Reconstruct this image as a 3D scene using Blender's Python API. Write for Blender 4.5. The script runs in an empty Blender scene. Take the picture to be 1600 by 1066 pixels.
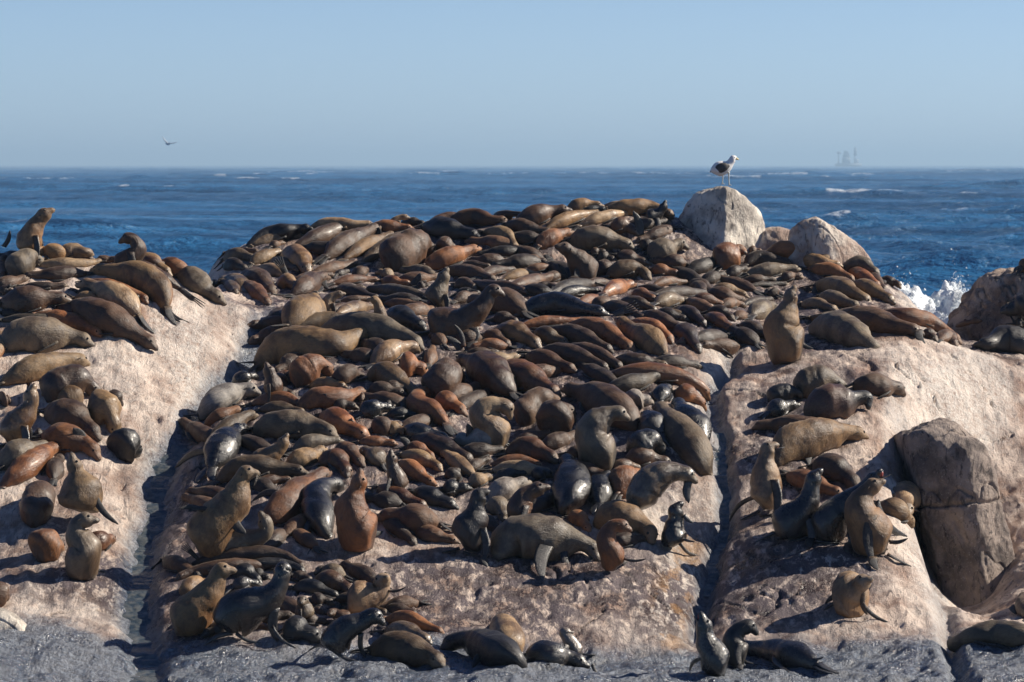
import bpy, math, random
import numpy as np
R = math.radians
sc = bpy.context.scene
# ------------------------------------------------------------------ camera
F, CX, CY, HZ, H = 6000.0, 800.0, 533.0, 256.5, 9.0      # focal length in photo pixels, principal point, horizon row, camera height
PITCH = math.atan((CY - HZ) / F)
cd = bpy.data.cameras.new("camera"); cam = bpy.data.objects.new("camera", cd)
sc.collection.objects.link(cam); sc.camera = cam
cd.sensor_width = 36.0; cd.lens = 36.0 * F / 1600.0
cd.clip_start = 1.0; cd.clip_end = 60000.0
cam.location = (0, 0, H); cam.rotation_euler = (R(90) - PITCH, 0, 0)
cd.dof.use_dof = True; cd.dof.focus_distance = 67.0; cd.dof.aperture_fstop = 5.0
# ------------------------------------------------------------------ sky and sun
SUN_EL, SUN_AZ = 34.0, 77.0          # azimuth clockwise from the view direction (+Y)
w = bpy.data.worlds.new("World"); sc.world = w; w.use_nodes = True
nt = w.node_tree; nt.nodes.clear()
wo = nt.nodes.new("ShaderNodeOutputWorld"); bg = nt.nodes.new("ShaderNodeBackground")
sky = nt.nodes.new("ShaderNodeTexSky"); sky.sky_type = 'NISHITA'; sky.sun_disc = False
sky.sun_elevation = R(SUN_EL); sky.sun_rotation = R(SUN_AZ); sky.air_density = 1.0; sky.dust_density = 0.6; sky.ozone_density = 2.5
tc = nt.nodes.new("ShaderNodeTexCoord"); sp = nt.nodes.new("ShaderNodeSeparateXYZ")
nt.links.new(tc.outputs['Generated'], sp.inputs[0])
rmp = nt.nodes.new("ShaderNodeValToRGB")
e = rmp.color_ramp.elements
e[0].position = 0.0; e[0].color = (0.80, 1.12, 1.86, 1)
e[1].position = 0.05; e[1].color = (0.60, 0.78, 1.24, 1)
x = e.new(0.10); x.color = (0.22, 0.29, 0.46, 1)
x = e.new(0.6); x.color = (0.27, 0.35, 0.52, 1)
nt.links.new(sp.outputs[2], rmp.inputs[0])
mx = nt.nodes.new("ShaderNodeMix"); mx.data_type = 'RGBA'; mx.blend_type = 'MULTIPLY'; mx.inputs['Factor'].default_value = 1.0
nt.links.new(sky.outputs[0], mx.inputs['A']); nt.links.new(rmp.outputs[0], mx.inputs['B'])
nt.links.new(mx.outputs['Result'], bg.inputs[0]); bg.inputs[1].default_value = 0.085
nt.links.new(bg.outputs[0], wo.inputs[0])
sd = bpy.data.lights.new("sun", 'SUN'); so = bpy.data.objects.new("sun", sd); sc.collection.objects.link(so)
sd.energy = 5.0; sd.angle = R(0.5); sd.color = (1.0, 0.90, 0.76)
so.rotation_euler = (R(90 - SUN_EL), 0, R(-SUN_AZ) + math.pi)
so.location = (40, 60, 40)
sc.view_settings.view_transform = 'Standard'; sc.view_settings.look = 'None'
sc.view_settings.exposure = 0.55; sc.view_settings.gamma = 1.0

# ------------------------------------------------------------------ helpers
def tag(o, label=None, cat=None, group=None, kind=None):
    if label: o['label'] = label
    if cat: o['category'] = cat
    if group: o['group'] = group
    if kind: o['kind'] = kind
    return o
SP_, CP_ = math.sin(PITCH), math.cos(PITCH)
def ray(u, v):
    xc = (u - CX) / F; yc = -(v - CY) / F
    return np.array([xc, CP_ + yc * SP_, -SP_ + yc * CP_])
def at(u, v, Y):
    d = ray(u, v); return np.array([0, 0, H]) + d * (Y / d[1])
def _hash(ix, iy, iz, s):
    n = (ix * 374761393 + iy * 668265263 + iz * 2147483647 + s * 144665) & 0xffffffff
    n = ((n ^ (n >> 13)) * 1274126177) & 0xffffffff
    n = (n ^ (n >> 16)) & 0xffffffff
    return n.astype(np.float64) / 4294967295.0 * 2 - 1
def vnoise(x, y, z=None, s=0):
    x = np.asarray(x, float); y = np.asarray(y, float); z = np.zeros_like(x) if z is None else np.asarray(z, float)
    ix = np.floor(x).astype(np.int64); iy = np.floor(y).astype(np.int64); iz = np.floor(z).astype(np.int64)
    fx, fy, fz = x - ix, y - iy, z - iz
    fx, fy, fz = [t * t * t * (t * (t * 6 - 15) + 10) for t in (fx, fy, fz)]
    r = 0
    flat = not np.any(fz)
    for dz in ((0,) if flat else (0, 1)):
        wz = 1 if flat else (fz if dz else 1 - fz)
        for dx in (0, 1):
            for dy in (0, 1):
                r = r + _hash(ix + dx, iy + dy, iz + dz, s) * (fx if dx else 1 - fx) * (fy if dy else 1 - fy) * wz
    return r
def fbm(x, y, z=None, s=0, o=4, g=0.5):
    a, t, k = 1.0, 0.0, 1.0
    for i in range(o):
        t = t + a * vnoise(x * k, y * k, None if z is None else z * k, s + i); a *= g; k *= 2.03
    return t
def mesh_np(name, V, Fq, mats, attrs=None, smooth=True, matidx=None, uv=None):
    """V (n,3); Fq list of (m,k) int arrays"""
    me = bpy.data.meshes.new(name)
    V = np.ascontiguousarray(V, dtype=np.float32)
    loops = np.concatenate([f.ravel() for f in Fq]).astype(np.int32)
    sizes = np.concatenate([np.full(len(f), f.shape[1]) for f in Fq]).astype(np.int32)
    starts = np.concatenate([[0], np.cumsum(sizes)[:-1]]).astype(np.int32)
    me.vertices.add(len(V)); me.vertices.foreach_set('co', V.ravel())
    me.loops.add(len(loops)); me.loops.foreach_set('vertex_index', loops)
    me.polygons.add(len(sizes)); me.polygons.foreach_set('loop_start', starts); me.polygons.foreach_set('loop_total', sizes)
    if smooth: me.polygons.foreach_set('use_smooth', np.ones(len(sizes), bool))
    if matidx is not None: me.polygons.foreach_set('material_index', matidx.astype(np.int32))
    for k, a in (attrs or {}).items():
        at_ = me.attributes.new(k, 'FLOAT', 'POINT'); at_.data.foreach_set('value', np.ascontiguousarray(a, dtype=np.float32))
    if uv is not None:
        at_ = me.attributes.new('suv', 'FLOAT_VECTOR', 'POINT'); at_.data.foreach_set('vector', np.ascontiguousarray(uv, dtype=np.float32).ravel())
    for m in (mats if isinstance(mats, (list, tuple)) else [mats]): me.materials.append(m)
    me.update(calc_edges=True); me.validate()
    return me
def add(name, me, parent=None):
    o = bpy.data.objects.new(name, me); sc.collection.objects.link(o)
    if parent: o.parent = parent
    return o
def gridfaces(n, m, wrap=False):
    """faces of an n x m vertex grid; wrap closes the second axis"""
    i = np.arange(n - 1)[:, None]; j = np.arange(m if wrap else m - 1)[None, :]; j2 = (j + 1) % m
    return np.stack([i * m + j, i * m + j2, (i + 1) * m + j2, (i + 1) * m + j], -1).reshape(-1, 4)
class NT:
    def __init__(s, name):
        s.m = bpy.data.materials.new(name); s.m.use_nodes = True; s.t = s.m.node_tree; s.n = s.t.nodes
        s.b = s.n['Principled BSDF']
    def new(s, t, **k):
        x = s.n.new(t)
        for a, b in k.items(): setattr(x, a, b)
        return x
    def link(s, a, b): s.t.links.new(a, b)
    def attr(s, name, out='Fac'): return s.new('ShaderNodeAttribute', attribute_name=name).outputs[out]
    def val(s, x, inp):
        if hasattr(x, 'links') or hasattr(x, 'is_linked'): s.link(x, inp)
        else: inp.default_value = x
    def noise(s, vec, scale, detail=4, rough=0.55, dist=0.0, out='Fac'):
        x = s.new('ShaderNodeTexNoise'); x.inputs['Scale'].default_value = scale; x.inputs['Detail'].default_value = detail
        x.inputs['Roughness'].default_value = rough; x.inputs['Distortion'].default_value = dist
        if vec is not None: s.link(vec, x.inputs['Vector'])
        return x.outputs[out]
    def mapv(s, vec, scale=(1, 1, 1), rot=(0, 0, 0)):
        x = s.new('ShaderNodeMapping'); x.inputs['Scale'].default_value = scale; x.inputs['Rotation'].default_value = rot
        s.link(vec, x.inputs['Vector']); return x.outputs[0]
    def rng(s, v, a, b, c=0.0, d=1.0):
        x = s.new('ShaderNodeMapRange'); x.interpolation_type = 'SMOOTHSTEP'
        s.link(v, x.inputs['Value'])
        for k, q in zip(('From Min', 'From Max', 'To Min', 'To Max'), (a, b, c, d)): x.inputs[k].default_value = q
        return x.outputs['Result']
    def math(s, op, a, b=0.0, clamp=False):
        x = s.new('ShaderNodeMath', operation=op, use_clamp=clamp); s.val(a, x.inputs[0]); s.val(b, x.inputs[1]); return x.outputs[0]
    def mix(s, f, a, b, mode='MIX'):
        x = s.new('ShaderNodeMix', data_type='RGBA', blend_type=mode)
        s.val(f, x.inputs['Factor'])
        for q, inp in ((a, x.inputs['A']), (b, x.inputs['B'])):
            if isinstance(q, tuple): inp.default_value = q if len(q) == 4 else q + (1,)
            else: s.link(q, inp)
        return x.outputs['Result']
    def bump(s, h, strength, dist, normal=None):
        x = s.new('ShaderNodeBump'); x.inputs['Strength'].default_value = strength; x.inputs['Distance'].default_value = dist
        s.link(h, x.inputs['Height'])
        if normal is not None: s.link(normal, x.inputs['Normal'])
        return x.outputs[0]
    def set(s, **k):
        for a, v in k.items():
            inp = s.b.inputs[a.replace('_', ' ')]
            if isinstance(v, tuple): inp.default_value = v if len(v) == 4 else v + (1,)
            else: s.val(v, inp)
        return s

# ------------------------------------------------------------------ rock ground (height field)
TAB = {
 54: [(0, 1300)],
 56: [(0, 1160)],
 57.5: [(0, 1090), (1600, 1095)],
 59: [(0, 1042), (210, 1050), (300, 1050), (600, 1045), (900, 1050), (1100, 1062), (1300, 1055), (1600, 1040)],
 60.5: [(0, 996), (200, 1003), (300, 1008), (600, 1010), (700, 1018), (900, 1032), (1100, 1040), (1300, 1030), (1480, 1005), (1600, 1002)],
 62: [(0, 945), (200, 958), (300, 955), (500, 950), (700, 955), (900, 968), (1000, 975), (1080, 1005), (1200, 985), (1300, 980), (1440, 985), (1500, 985), (1600, 975)],
 64: [(0, 870), (170, 880), (300, 880), (500, 870), (700, 875), (900, 880), (1000, 890), (1090, 935), (1200, 905), (1350, 900), (1455, 908), (1490, 960), (1550, 960), (1600, 935)],
 66: [(0, 785), (140, 800), (190, 830), (280, 812), (500, 790), (700, 795), (1000, 800), (1095, 845), (1200, 825), (1350, 820), (1440, 830), (1475, 970), (1540, 975), (1600, 900)],
 68: [(0, 705), (160, 715), (220, 740), (300, 720), (500, 715), (1000, 715), (1090, 740), (1200, 745), (1350, 740), (1425, 750), (1455, 940), (1530, 960), (1600, 860)],
 70: [(0, 620), (180, 630), (300, 655), (500, 645), (1000, 640), (1090, 660), (1200, 670), (1350, 660), (1410, 665), (1445, 840), (1520, 880), (1600, 800)],
 72: [(0, 540), (170, 550), (260, 580), (340, 605), (500, 590), (1000, 580), (1200, 605), (1350, 595), (1405, 600), (1460, 670), (1520, 730), (1600, 725)],
 73.5: [(0, 475), (170, 480), (300, 520), (400, 560), (500, 545), (1000, 540), (1200, 565), (1350, 550), (1420, 560), (1480, 590), (1540, 640), (1600, 670)],
 75: [(0, 420), (200, 425), (300, 460), (370, 487), (450, 510), (600, 505), (1000, 505), (1200, 535), (1350, 525), (1430, 530), (1500, 545), (1560, 570), (1600, 590)],
 75.8: [(0, 402), (230, 404), (300, 436), (400, 480), (600, 495), (1000, 495), (1200, 520), (1350, 508), (1430, 515), (1500, 542), (1600, 565)],
 77: [(0, 425), (200, 432), (280, 432), (330, 450), (420, 472), (600, 480), (1000, 480), (1200, 508), (1350, 490), (1430, 500), (1490, 532), (1600, 552)],
 79: [(0, 560), (200, 560), (280, 500), (340, 440), (420, 450), (600, 455), (1000, 455), (1200, 480), (1350, 462), (1430, 480), (1480, 525), (1600, 545)],
 81: [(0, 800), (200, 800), (270, 620), (330, 440), (400, 425), (500, 425), (700, 425), (1000, 430), (1200, 440), (1350, 438), (1400, 450), (1450, 492), (1500, 580), (1600, 560)],
 82: [(0, 880), (250, 700), (320, 435), (400, 405), (500, 400), (700, 395), (900, 392), (1000, 397), (1200, 412), (1350, 420), (1400, 440), (1440, 480), (1500, 700), (1600, 620)],
 83: [(0, 880), (270, 600), (320, 412), (400, 384), (500, 368), (700, 360), (900, 347), (1000, 340), (1060, 350), (1150, 397), (1250, 405), (1350, 415), (1390, 436), (1435, 520), (1500, 800), (1600, 750)],
 84: [(0, 880), (250, 850), (320, 416), (400, 373), (500, 352), (700, 345), (800, 348), (900, 325), (960, 317), (1050, 322), (1150, 395), (1250, 408), (1350, 425), (1400, 500), (1500, 860)],
 85.5: [(0, 900), (300, 560), (400, 405), (500, 395), (700, 370), (950, 350), (1050, 365), (1150, 420), (1350, 480), (1450, 870)],
 88: [(0, 900), (300, 800), (600, 620), (1000, 600), (1300, 800), (1450, 890)],
 91: [(0, 920)],
 94: [(0, 930)],
}
DX = 0.04
gx = np.arange(-15.0, 15.6, DX); gy = np.arange(54.0, 93.0, DX)
X, Y = np.meshgrid(gx, gy)
U = CX + X * F / Y
ks = sorted(TAB)
def row(Yk, Uq):
    p = TAB[Yk]; return np.interp(Uq, [a for a, b in p], [b for a, b in p])
V_ = np.zeros_like(X)
ki = np.clip(np.searchsorted(ks, Y[:, 0], 'right') - 1, 0, len(ks) - 2)
for i in range(len(gy)):
    a, b = ks[ki[i]], ks[ki[i] + 1]; t = (gy[i] - a) / (b - a)
    V_[i] = (1 - t) * row(a, U[i]) + t * row(b, U[i])
Z = H - (V_ - HZ) / F * Y
def blur(A, sig):
    r = int(3 * sig); k = np.exp(-0.5 * (np.arange(-r, r + 1) / sig) ** 2); k /= k.sum()
    P = np.pad(A, r, mode='edge')
    P = sum(k[i] * P[i:i + A.shape[0]] for i in range(len(k)))
    return sum(k[i] * P[:, i:i + A.shape[1]] for i in range(len(k)))
Z = blur(Z, 7)
# outside the photographed width the outcrop rounds off into the sea
Z -= 0.05 * np.clip(np.abs(X + 0.5) - 11.5, 0, None) ** 3
def path(pts):                      # list of (photo column, distance) -> world x as a function of distance
    ys = [b for a, b in pts]; xs = [(a - CX) / F * b for a, b in pts]
    return lambda yy: np.interp(yy, ys, xs)
wob = 0.10 * fbm(X * 0.0 + Y * 0.9, Y * 0.3, s=5)
pl_ = path([(215, 55), (215, 59), (214, 62), (226, 64), (232, 66), (250, 68), (300, 70), (345, 72), (395, 74), (425, 75.5), (445, 77)])
pr_ = path([(1060, 58), (1075, 60.5), (1092, 62), (1108, 64), (1124, 66), (1137, 68), (1128, 70), (1118, 72), (1145, 74), (1150, 75.5)])
pc_ = path([(1490, 60), (1480, 64), (1462, 66), (1446, 68), (1428, 70), (1405, 71.5)])
dl = X - pl_(Y) + wob; dr = X - pr_(Y) + 0.7 * wob; dc = X - pc_(Y)
el = np.clip((77 - Y) / 2, 0, 1); er = np.clip((75.5 - Y) / 1.5, 0, 1) * np.clip((Y - 61) / 2, 0.2, 1); ec = np.clip((71.8 - Y) / 1, 0, 1)
gl = np.exp(-(np.abs(dl) / 0.30) ** 3); gr = np.exp(-(np.abs(dr) / 0.17) ** 3)
Z -= el * (0.20 * gl + 0.14 * np.exp(-(dl / 0.95) ** 2)) + er * (0.22 * gr + 0.15 * np.exp(-(dr / 0.55) ** 2))
Z -= ec * 0.25 * np.exp(-(dc / 0.15) ** 2)
front = 1 / (1 + np.exp((Y - 60.9 - 0.35 * fbm(X * 0.8, Y * 0.8, s=31)) / 0.16))    # tidal ledge along the front
Zs = Z.copy()
big = fbm(X * 0.33, Y * 0.22, s=1, o=3)
Z += 0.10 * big + 0.035 * fbm(X * 1.5, Y * 0.9, s=7, o=3)
Z += (0.014 + 0.012 * front) * fbm(X * 6, Y * 4.5, s=12, o=3)
str_ = fbm(X * 5.5 + 0.6 * fbm(X, Y, s=3), Y * 0.9, s=20, o=3)
Z += 0.018 * str_ * (1 - front)
cr = np.abs(fbm(X * 0.55 + 0.25 * Y, Y * 0.35 - 0.1 * X, s=41, o=3)); crack = np.exp(-(cr / 0.013) ** 2) * (fbm(X * 0.4, Y * 0.4, s=44) > 0.05)
Z -= 0.12 * crack * (1 - front)
pit = np.clip(vnoise(X * 5.1, Y * 3.9, s=50) - 0.55, 0, 1); Z -= 0.12 * pit * (1 - front)
Z += front * 0.05 * np.clip(fbm(X * 2.2, Y * 2.6, s=60, o=4), -1, 1)
def hgt(x, y, A=None):
    A = Z if A is None else A
    fx = np.clip((np.asarray(x) - gx[0]) / DX, 0, len(gx) - 1.001); fy = np.clip((np.asarray(y) - gy[0]) / DX, 0, len(gy) - 1.001)
    i = fx.astype(int); j = fy.astype(int); fx = fx - i; fy = fy - j
    return (A[j, i] * (1 - fx) + A[j, i + 1] * fx) * (1 - fy) + (A[j + 1, i] * (1 - fx) + A[j + 1, i + 1] * fx) * fy
BOULD = []                          # (centre, radii) of boulders seals can lie on
def hgt2(x, y):
    z = hgt(x, y)
    for c, r in BOULD:
        q = 1 - ((x - c[0]) / r[0]) ** 2 - ((y - c[1]) / r[1]) ** 2
        z = np.where(q > 0, np.maximum(z, c[2] + r[2] * np.sqrt(np.clip(q, 0, 1))), z)
    return z
def cast(u, v, y0=55.5, y1=91.0):
    d = ray(u, v); ys = np.arange(y0, y1, 0.05); P = np.array([0, 0, H])[None] + d[None] * (ys / d[1])[:, None]
    h = hgt2(P[:, 0], P[:, 1]); k = np.argmax(P[:, 2] <= h)
    if P[k, 2] > h[k]: return None
    return ys[k]
# masks for the rock's colour: own tones, plus shade painted between the crowded seals
Gx = np.gradient(Zs, DX, axis=1); Gy = np.gradient(Zs, DX, axis=0)
wetm = np.clip(front + el * np.exp(-(dl / 0.34) ** 4) + er * 0.8 * np.exp(-(dr / 0.2) ** 4) + ec * 0.5 * np.exp(-(dc / 0.3) ** 2), 0, 1)
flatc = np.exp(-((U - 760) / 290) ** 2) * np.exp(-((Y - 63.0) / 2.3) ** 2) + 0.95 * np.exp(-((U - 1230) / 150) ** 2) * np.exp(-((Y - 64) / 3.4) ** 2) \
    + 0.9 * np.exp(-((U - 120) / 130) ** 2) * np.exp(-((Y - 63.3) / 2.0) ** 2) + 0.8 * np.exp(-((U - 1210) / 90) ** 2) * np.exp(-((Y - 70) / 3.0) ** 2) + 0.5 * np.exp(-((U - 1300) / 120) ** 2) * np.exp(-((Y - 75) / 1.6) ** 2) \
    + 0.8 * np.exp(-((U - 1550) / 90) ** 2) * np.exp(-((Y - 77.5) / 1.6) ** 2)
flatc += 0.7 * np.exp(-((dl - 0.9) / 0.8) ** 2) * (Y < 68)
crowd = np.clip((Y - 65.5) / 2, 0, 1) * (dl > 0.5) * np.clip(-dr * 1.2 - .5, 0, 1) + np.clip((Y - 74.5) / 1.5, 0, 1) * (U > 400) * (U < 1380)  # packed area: dark of the shaded gaps is painted into the rock
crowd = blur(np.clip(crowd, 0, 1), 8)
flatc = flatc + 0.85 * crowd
stain_shade = np.clip(flatc * 1.35 + 0.40 * fbm(X * 0.9, Y * 0.5, s=70, o=4), 0, 1)  # real stains together with the painted gap shade
guano = np.clip(0.85 * np.clip(-Gx * 1.5, 0, 1) + 0.5 * fbm(X * 1.8, Y * 0.45, s=80, o=4), 0, 1)
ochre = np.clip(1.2 * np.exp(-((dr + 0.45) / 0.3) ** 2) * (Y < 66) * (Y > 60.8) * (fbm(X * 4, Y * 1.3, s=90) > 0.1), 0, 1)

def rock_material(name, ground=True, base=None, spk=1.0):
    n = NT(name)
    co = n.new('ShaderNodeTexCoord').outputs['Object']
    cos = n.mapv(co, (3.0, 0.55, 1.2))
    n1 = n.noise(co, 1.4, 5, 0.6); n2 = n.noise(co, 11.0, 7, 0.74, 0.5); n3 = n.noise(cos, 3.4, 6, 0.68, 0.8); n4 = n.noise(n.mapv(co, (1.5, 0.7, 1)), 24.0, 4, 0.75)
    pink, cream, brown, dark = (base or ((0.38, 0.25, 0.185), (0.70, 0.57, 0.475), (0.085, 0.062, 0.06), (0.030, 0.030, 0.034)))
    c = n.mix(n.rng(n1, 0.38, 0.60), pink, cream)
    c = n.mix(n.rng(n3, 0.52, 0.66, 0, 0.85), c, brown)
    if ground:
        g = n.math('MULTIPLY', n.attr('guano'), n.rng(n2, 0.3, 0.62))
        c = n.mix(n.math('MULTIPLY', g, 0.95, True), c, (0.74, 0.68, 0.61))
        n5 = n.noise(n.mapv(co, (2.2, 1.0, 1)), 2.6, 6, 0.75, 0.35); st = n.math('MULTIPLY', n.attr('stain_shade'), n.rng(n5, 0.62, 0.46, 0.0, 1.25), True)
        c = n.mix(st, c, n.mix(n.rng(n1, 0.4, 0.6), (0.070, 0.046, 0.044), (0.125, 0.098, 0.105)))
        c = n.mix(n.math('MULTIPLY', n.attr('ochre'), n.rng(n2, 0.35, 0.6, 0.1, 0.6)), c, (0.42, 0.22, 0.07))
    sel = n.rng(n.noise(co, 0.9, 3, 0.5), 0.40, 0.60, 0.25, 1.0)
    c = n.mix(n.math('MULTIPLY', sel, n.rng(n2, 0.60, 0.70, 0, 0.75 * spk)), c, dark)
    c = n.mix(n.math('MULTIPLY', sel, n.rng(n4, 0.60, 0.72, 0, 0.55 * spk)), c, dark)
    c = n.mix(n.rng(n4, 0.42, 0.30, 0, 0.5), c, (0.72, 0.66, 0.60))
    if ground:
        wt = n.attr('wet'); vo = n.new('ShaderNodeTexVoronoi'); vo.inputs['Scale'].default_value = 17.0; n.link(co, vo.inputs['Vector']); vd = vo.outputs['Distance']
        c = n.mix(n.math('MULTIPLY', wt, 0.93), c, n.mix(n.rng(n2, 0.42, 0.66), (0.040, 0.060, 0.092), (0.18, 0.225, 0.29)))  # wet rock; its blue paints the sky's reflection into the colour
        n.set(Roughness=n.math('SUBTRACT', n.math('SUBTRACT', n.rng(n1, 0.40, 0.60, 0.40, 0.75), n.math('MULTIPLY', st, 0.14) if ground else 0.0), n.math('MULTIPLY', wt, n.rng(n4, 0.3, 0.7, 0.12, 0.30))))
    else: n.set(Roughness=0.8)
    h = n.math('ADD', n.math('MULTIPLY', n2, 1.0), n.math('MULTIPLY', n4, 0.45)); h = n.math('ADD', h, n.math('MULTIPLY', n3, 1.1))
    if ground: h = n.math('ADD', h, n.math('MULTIPLY', n.math('MULTIPLY', vd, wt), -0.45))
    n.set(Base_Color=c, Normal=n.bump(h, 0.85, 0.06)); n.b.inputs['Specular IOR Level'].default_value = 0.4
    if ground: n.val(n.math('ADD', 0.35, n.math('MULTIPLY', wt, 0.6)), n.b.inputs['Specular IOR Level'])
    return n.m
M_ROCK = rock_material('granite')
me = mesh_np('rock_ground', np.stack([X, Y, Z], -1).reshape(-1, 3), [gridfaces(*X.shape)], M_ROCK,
             dict(wet=wetm.ravel(), stain_shade=stain_shade.ravel(), guano=guano.ravel(), ochre=ochre.ravel()))
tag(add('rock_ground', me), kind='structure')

# ------------------------------------------------------------------ sea
def build_sea():
    ys = [-150.0]
    while ys[-1] < 44500:
        y = ys[-1]; ys.append(y + (6.0 if y < 80 else 3.0 if y < 230 else max(0.75, y * 0.0013) if y < 3000 else 3.9 + (y - 3000) * 0.008))
    ys = np.array(ys); nx = 520; t = np.linspace(-1, 1, nx); t = t + np.sign(t) * 60 * np.clip(np.abs(t) - .80, 0, 1) ** 2
    Xs = t[None, :] * (0.20 * np.maximum(ys[:, None], 100) + 14); Ys = np.repeat(ys[:, None], nx, 1)
    rg = np.random.default_rng(4); Zw = np.zeros_like(Xs); dyg = np.gradient(ys)[:, None]
    L = 2.4
    while L < 130:
        ang = R(rg.normal(72, 30 if L < 30 else 14)); am = 0.0125 * L ** (0.92 if L < 22 else 0.82)
        fade = np.clip(1.5 - dyg * 2.2 / L, 0, 1) * np.clip(1.5 - np.gradient(Xs, axis=1) * 2.0 / L, 0, 1) 
        th = 2 * math.pi / L * (Xs * math.cos(ang) + Ys * math.sin(ang)) + rg.uniform(0, 7)
        Zw += fade * am * 0.62 * (np.exp(np.sin(th)) - 1.27)
        L *= rg.uniform(1.045, 1.085)
    env = 0.75 + 0.5 * fbm(Xs / 90, Ys / 120, s=9, o=2)
    Zw *= env * np.clip((Ys - 60) / 100, 0.25, 1)
    # breaking swell against the back of the outcrop, right of the crowd
    bx, by = (1455 - CX) / F * 112, 112.0
    hump = np.exp(-((Xs - bx) / 2.6) ** 2 - ((Ys - by) / 7.0) ** 2)
    cap = np.clip((Zw - np.percentile(Zw, 99.3)) * 1.5 + 0.8 * fbm(Xs / 7, Ys / 16, s=17, o=3) - 0.25, 0, 1) * (fbm(Xs / 30, Ys / 120, s=19) > 0.1)
    cap = np.clip(cap * 2.0, 0, 1) * (1 - ((Ys < 420) & (Xs > 0))) * np.clip(1.4 - Ys / 4000, 0.15, 1)
    return np.stack([Xs, Ys, Zw], -1), cap
SV, cap = build_sea()
n = NT('sea_water'); co = n.new('ShaderNodeTexCoord').outputs['Object']
w1 = n.noise(n.mapv(co, (0.10, 0.22, 0.2), (0, 0, R(12))), 1.0, 7, 0.62, 0.3); w2 = n.noise(n.mapv(co, (0.6, 1.2, 1)), 1.0, 5, 0.6)
patch = n.noise(n.mapv(co, (0.004, 0.008, 1)), 1.0, 3, 0.5)
cw = n.mix(n.rng(patch, 0.30, 0.70), (0.012, 0.080, 0.20), (0.030, 0.180, 0.40))
foam = n.math('MULTIPLY', n.attr('cap'), n.rng(w2, 0.35, 0.6), True)
n.set(Base_Color=n.mix(foam, cw, (0.75, 0.8, 0.85)), Roughness=n.math('ADD', 0.16, n.math('MULTIPLY', foam, 0.6)))
n.b.inputs['IOR'].default_value = 1.33
n.set(Normal=n.bump(n.math('ADD', n.math('MULTIPLY', w1, 1.0), n.math('MULTIPLY', w2, 0.35)), 1.0, 2.6))
me = mesh_np('sea', SV.reshape(-1, 3), [gridfaces(SV.shape[0], SV.shape[1])[:, ::-1]], n.m, dict(cap=cap.ravel()))
tag(add('sea', me), kind='structure')
# ------------------------------------------------------------------ boulders
def rock_mesh(name, c, planes, p, amp, mat, seed, nu=150, nv=110, sc=1.0, bottom=0.8, ledge=None):
    th = np.linspace(0, 2 * math.pi, nu, endpoint=False); ph = np.linspace(-math.pi / 2, math.pi / 2, nv)
    D = np.stack([np.cos(ph)[:, None] * np.cos(th), np.cos(ph)[:, None] * np.sin(th), np.repeat(np.sin(ph)[:, None], nu, 1)], -1)
    acc = 0
    for nrm_, h in planes + [((0, 0, -1), bottom)]:
        nrm_ = np.array(nrm_, float); nrm_ /= np.linalg.norm(nrm_); acc = acc + (np.clip(D @ nrm_, 0, None) / h) ** p
    r = acc ** (-1 / p)
    P = D * r[..., None]; q = P * 1.0
    nzv = amp * fbm(q[..., 0] * 1.6 + seed, q[..., 1] * 1.6, q[..., 2] * 1.3, s=seed, o=3) + amp * 0.45 * fbm(q[..., 0] * 6, q[..., 1] * 6, q[..., 2] * 3.5, s=seed + 5, o=3)
    rid = np.abs(fbm(q[..., 0] * 2.2 + q[..., 2], q[..., 1] * 2.2, q[..., 2] * 0.8, s=seed + 9, o=2)); nzv -= amp * 0.8 * np.exp(-(rid / 0.07) ** 2)
    if ledge is not None: nzv = nzv - 0.08 * np.exp(-((q[..., 2] - ledge - .12 * q[..., 0] - .05 * fbm(q[..., 0] * 3, q[..., 1] * 3, s=2)) / .03) ** 2)
    P = (P + D * nzv[..., None]) * sc + np.array(c)
    return mesh_np(name, P.reshape(-1, 3), [gridfaces(nv, nu, True)], mat)
M_GUANO = rock_material('guano_rock', False, ((0.36, 0.32, 0.28), (0.80, 0.73, 0.63), (0.10, 0.085, 0.08), (0.05, 0.045, 0.045)))
M_PALE = rock_material('pale_rock', False, ((0.36, 0.26, 0.21), (0.66, 0.58, 0.50), (0.13, 0.09, 0.08), (0.05, 0.045, 0.045)), 0.7)
M_DARKR = rock_material('dark_rock', False, ((0.15, 0.12, 0.105), (0.36, 0.29, 0.245), (0.05, 0.042, 0.042), (0.025, 0.024, 0.026)))
M_BROWNR = rock_material('brown_rock', False, ((0.22, 0.155, 0.12), (0.50, 0.39, 0.31), (0.06, 0.045, 0.045), (0.03, 0.028, 0.03)), 1.2)
c = at(1125, 360, 83.4)
me = rock_mesh('boulder', c, [((-.825, 0, .565), .87), ((-.42, 0, .91), .93), ((.62, .1, .80), .93), ((1, .1, .05), 1.0), ((0, 0, 1), 1.0), ((-.62, -.78, .36), .42), ((.60, -.76, .30), .52), ((0, 1, .2), .8)], 14, 0.05, M_GUANO, 3)
tag(add('boulder', me), 'tall guano-whitened boulder with a gull on top, one half in shade', 'boulder', 'boulders on the outcrop')
c = at(1288, 388, 82.6)
me = rock_mesh('boulder', c, [((-.95, 0, .3), .78), ((-.42, 0, .9), .74), ((.58, 0, .81), .50), ((-.35, -.9, .3), .42), ((.5, -.75, .45), .42), ((0, 1, .3), .7), ((1, 0, .2), .95)], 9, 0.05, M_PALE, 11)
tag(add('boulder', me), 'wedge-shaped pale boulder with brown shaded peak, right of the gull boulder', 'boulder', 'boulders on the outcrop')
c = at(1216, 384, 83.6)
me = rock_mesh('boulder', c, [((-1, 0, .4), .5), ((1, 0, .5), .45), ((0, 0, 1), .42), ((0, -1, .5), .4), ((0, 1, .3), .5)], 4, 0.04, M_PALE, 17)
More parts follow.
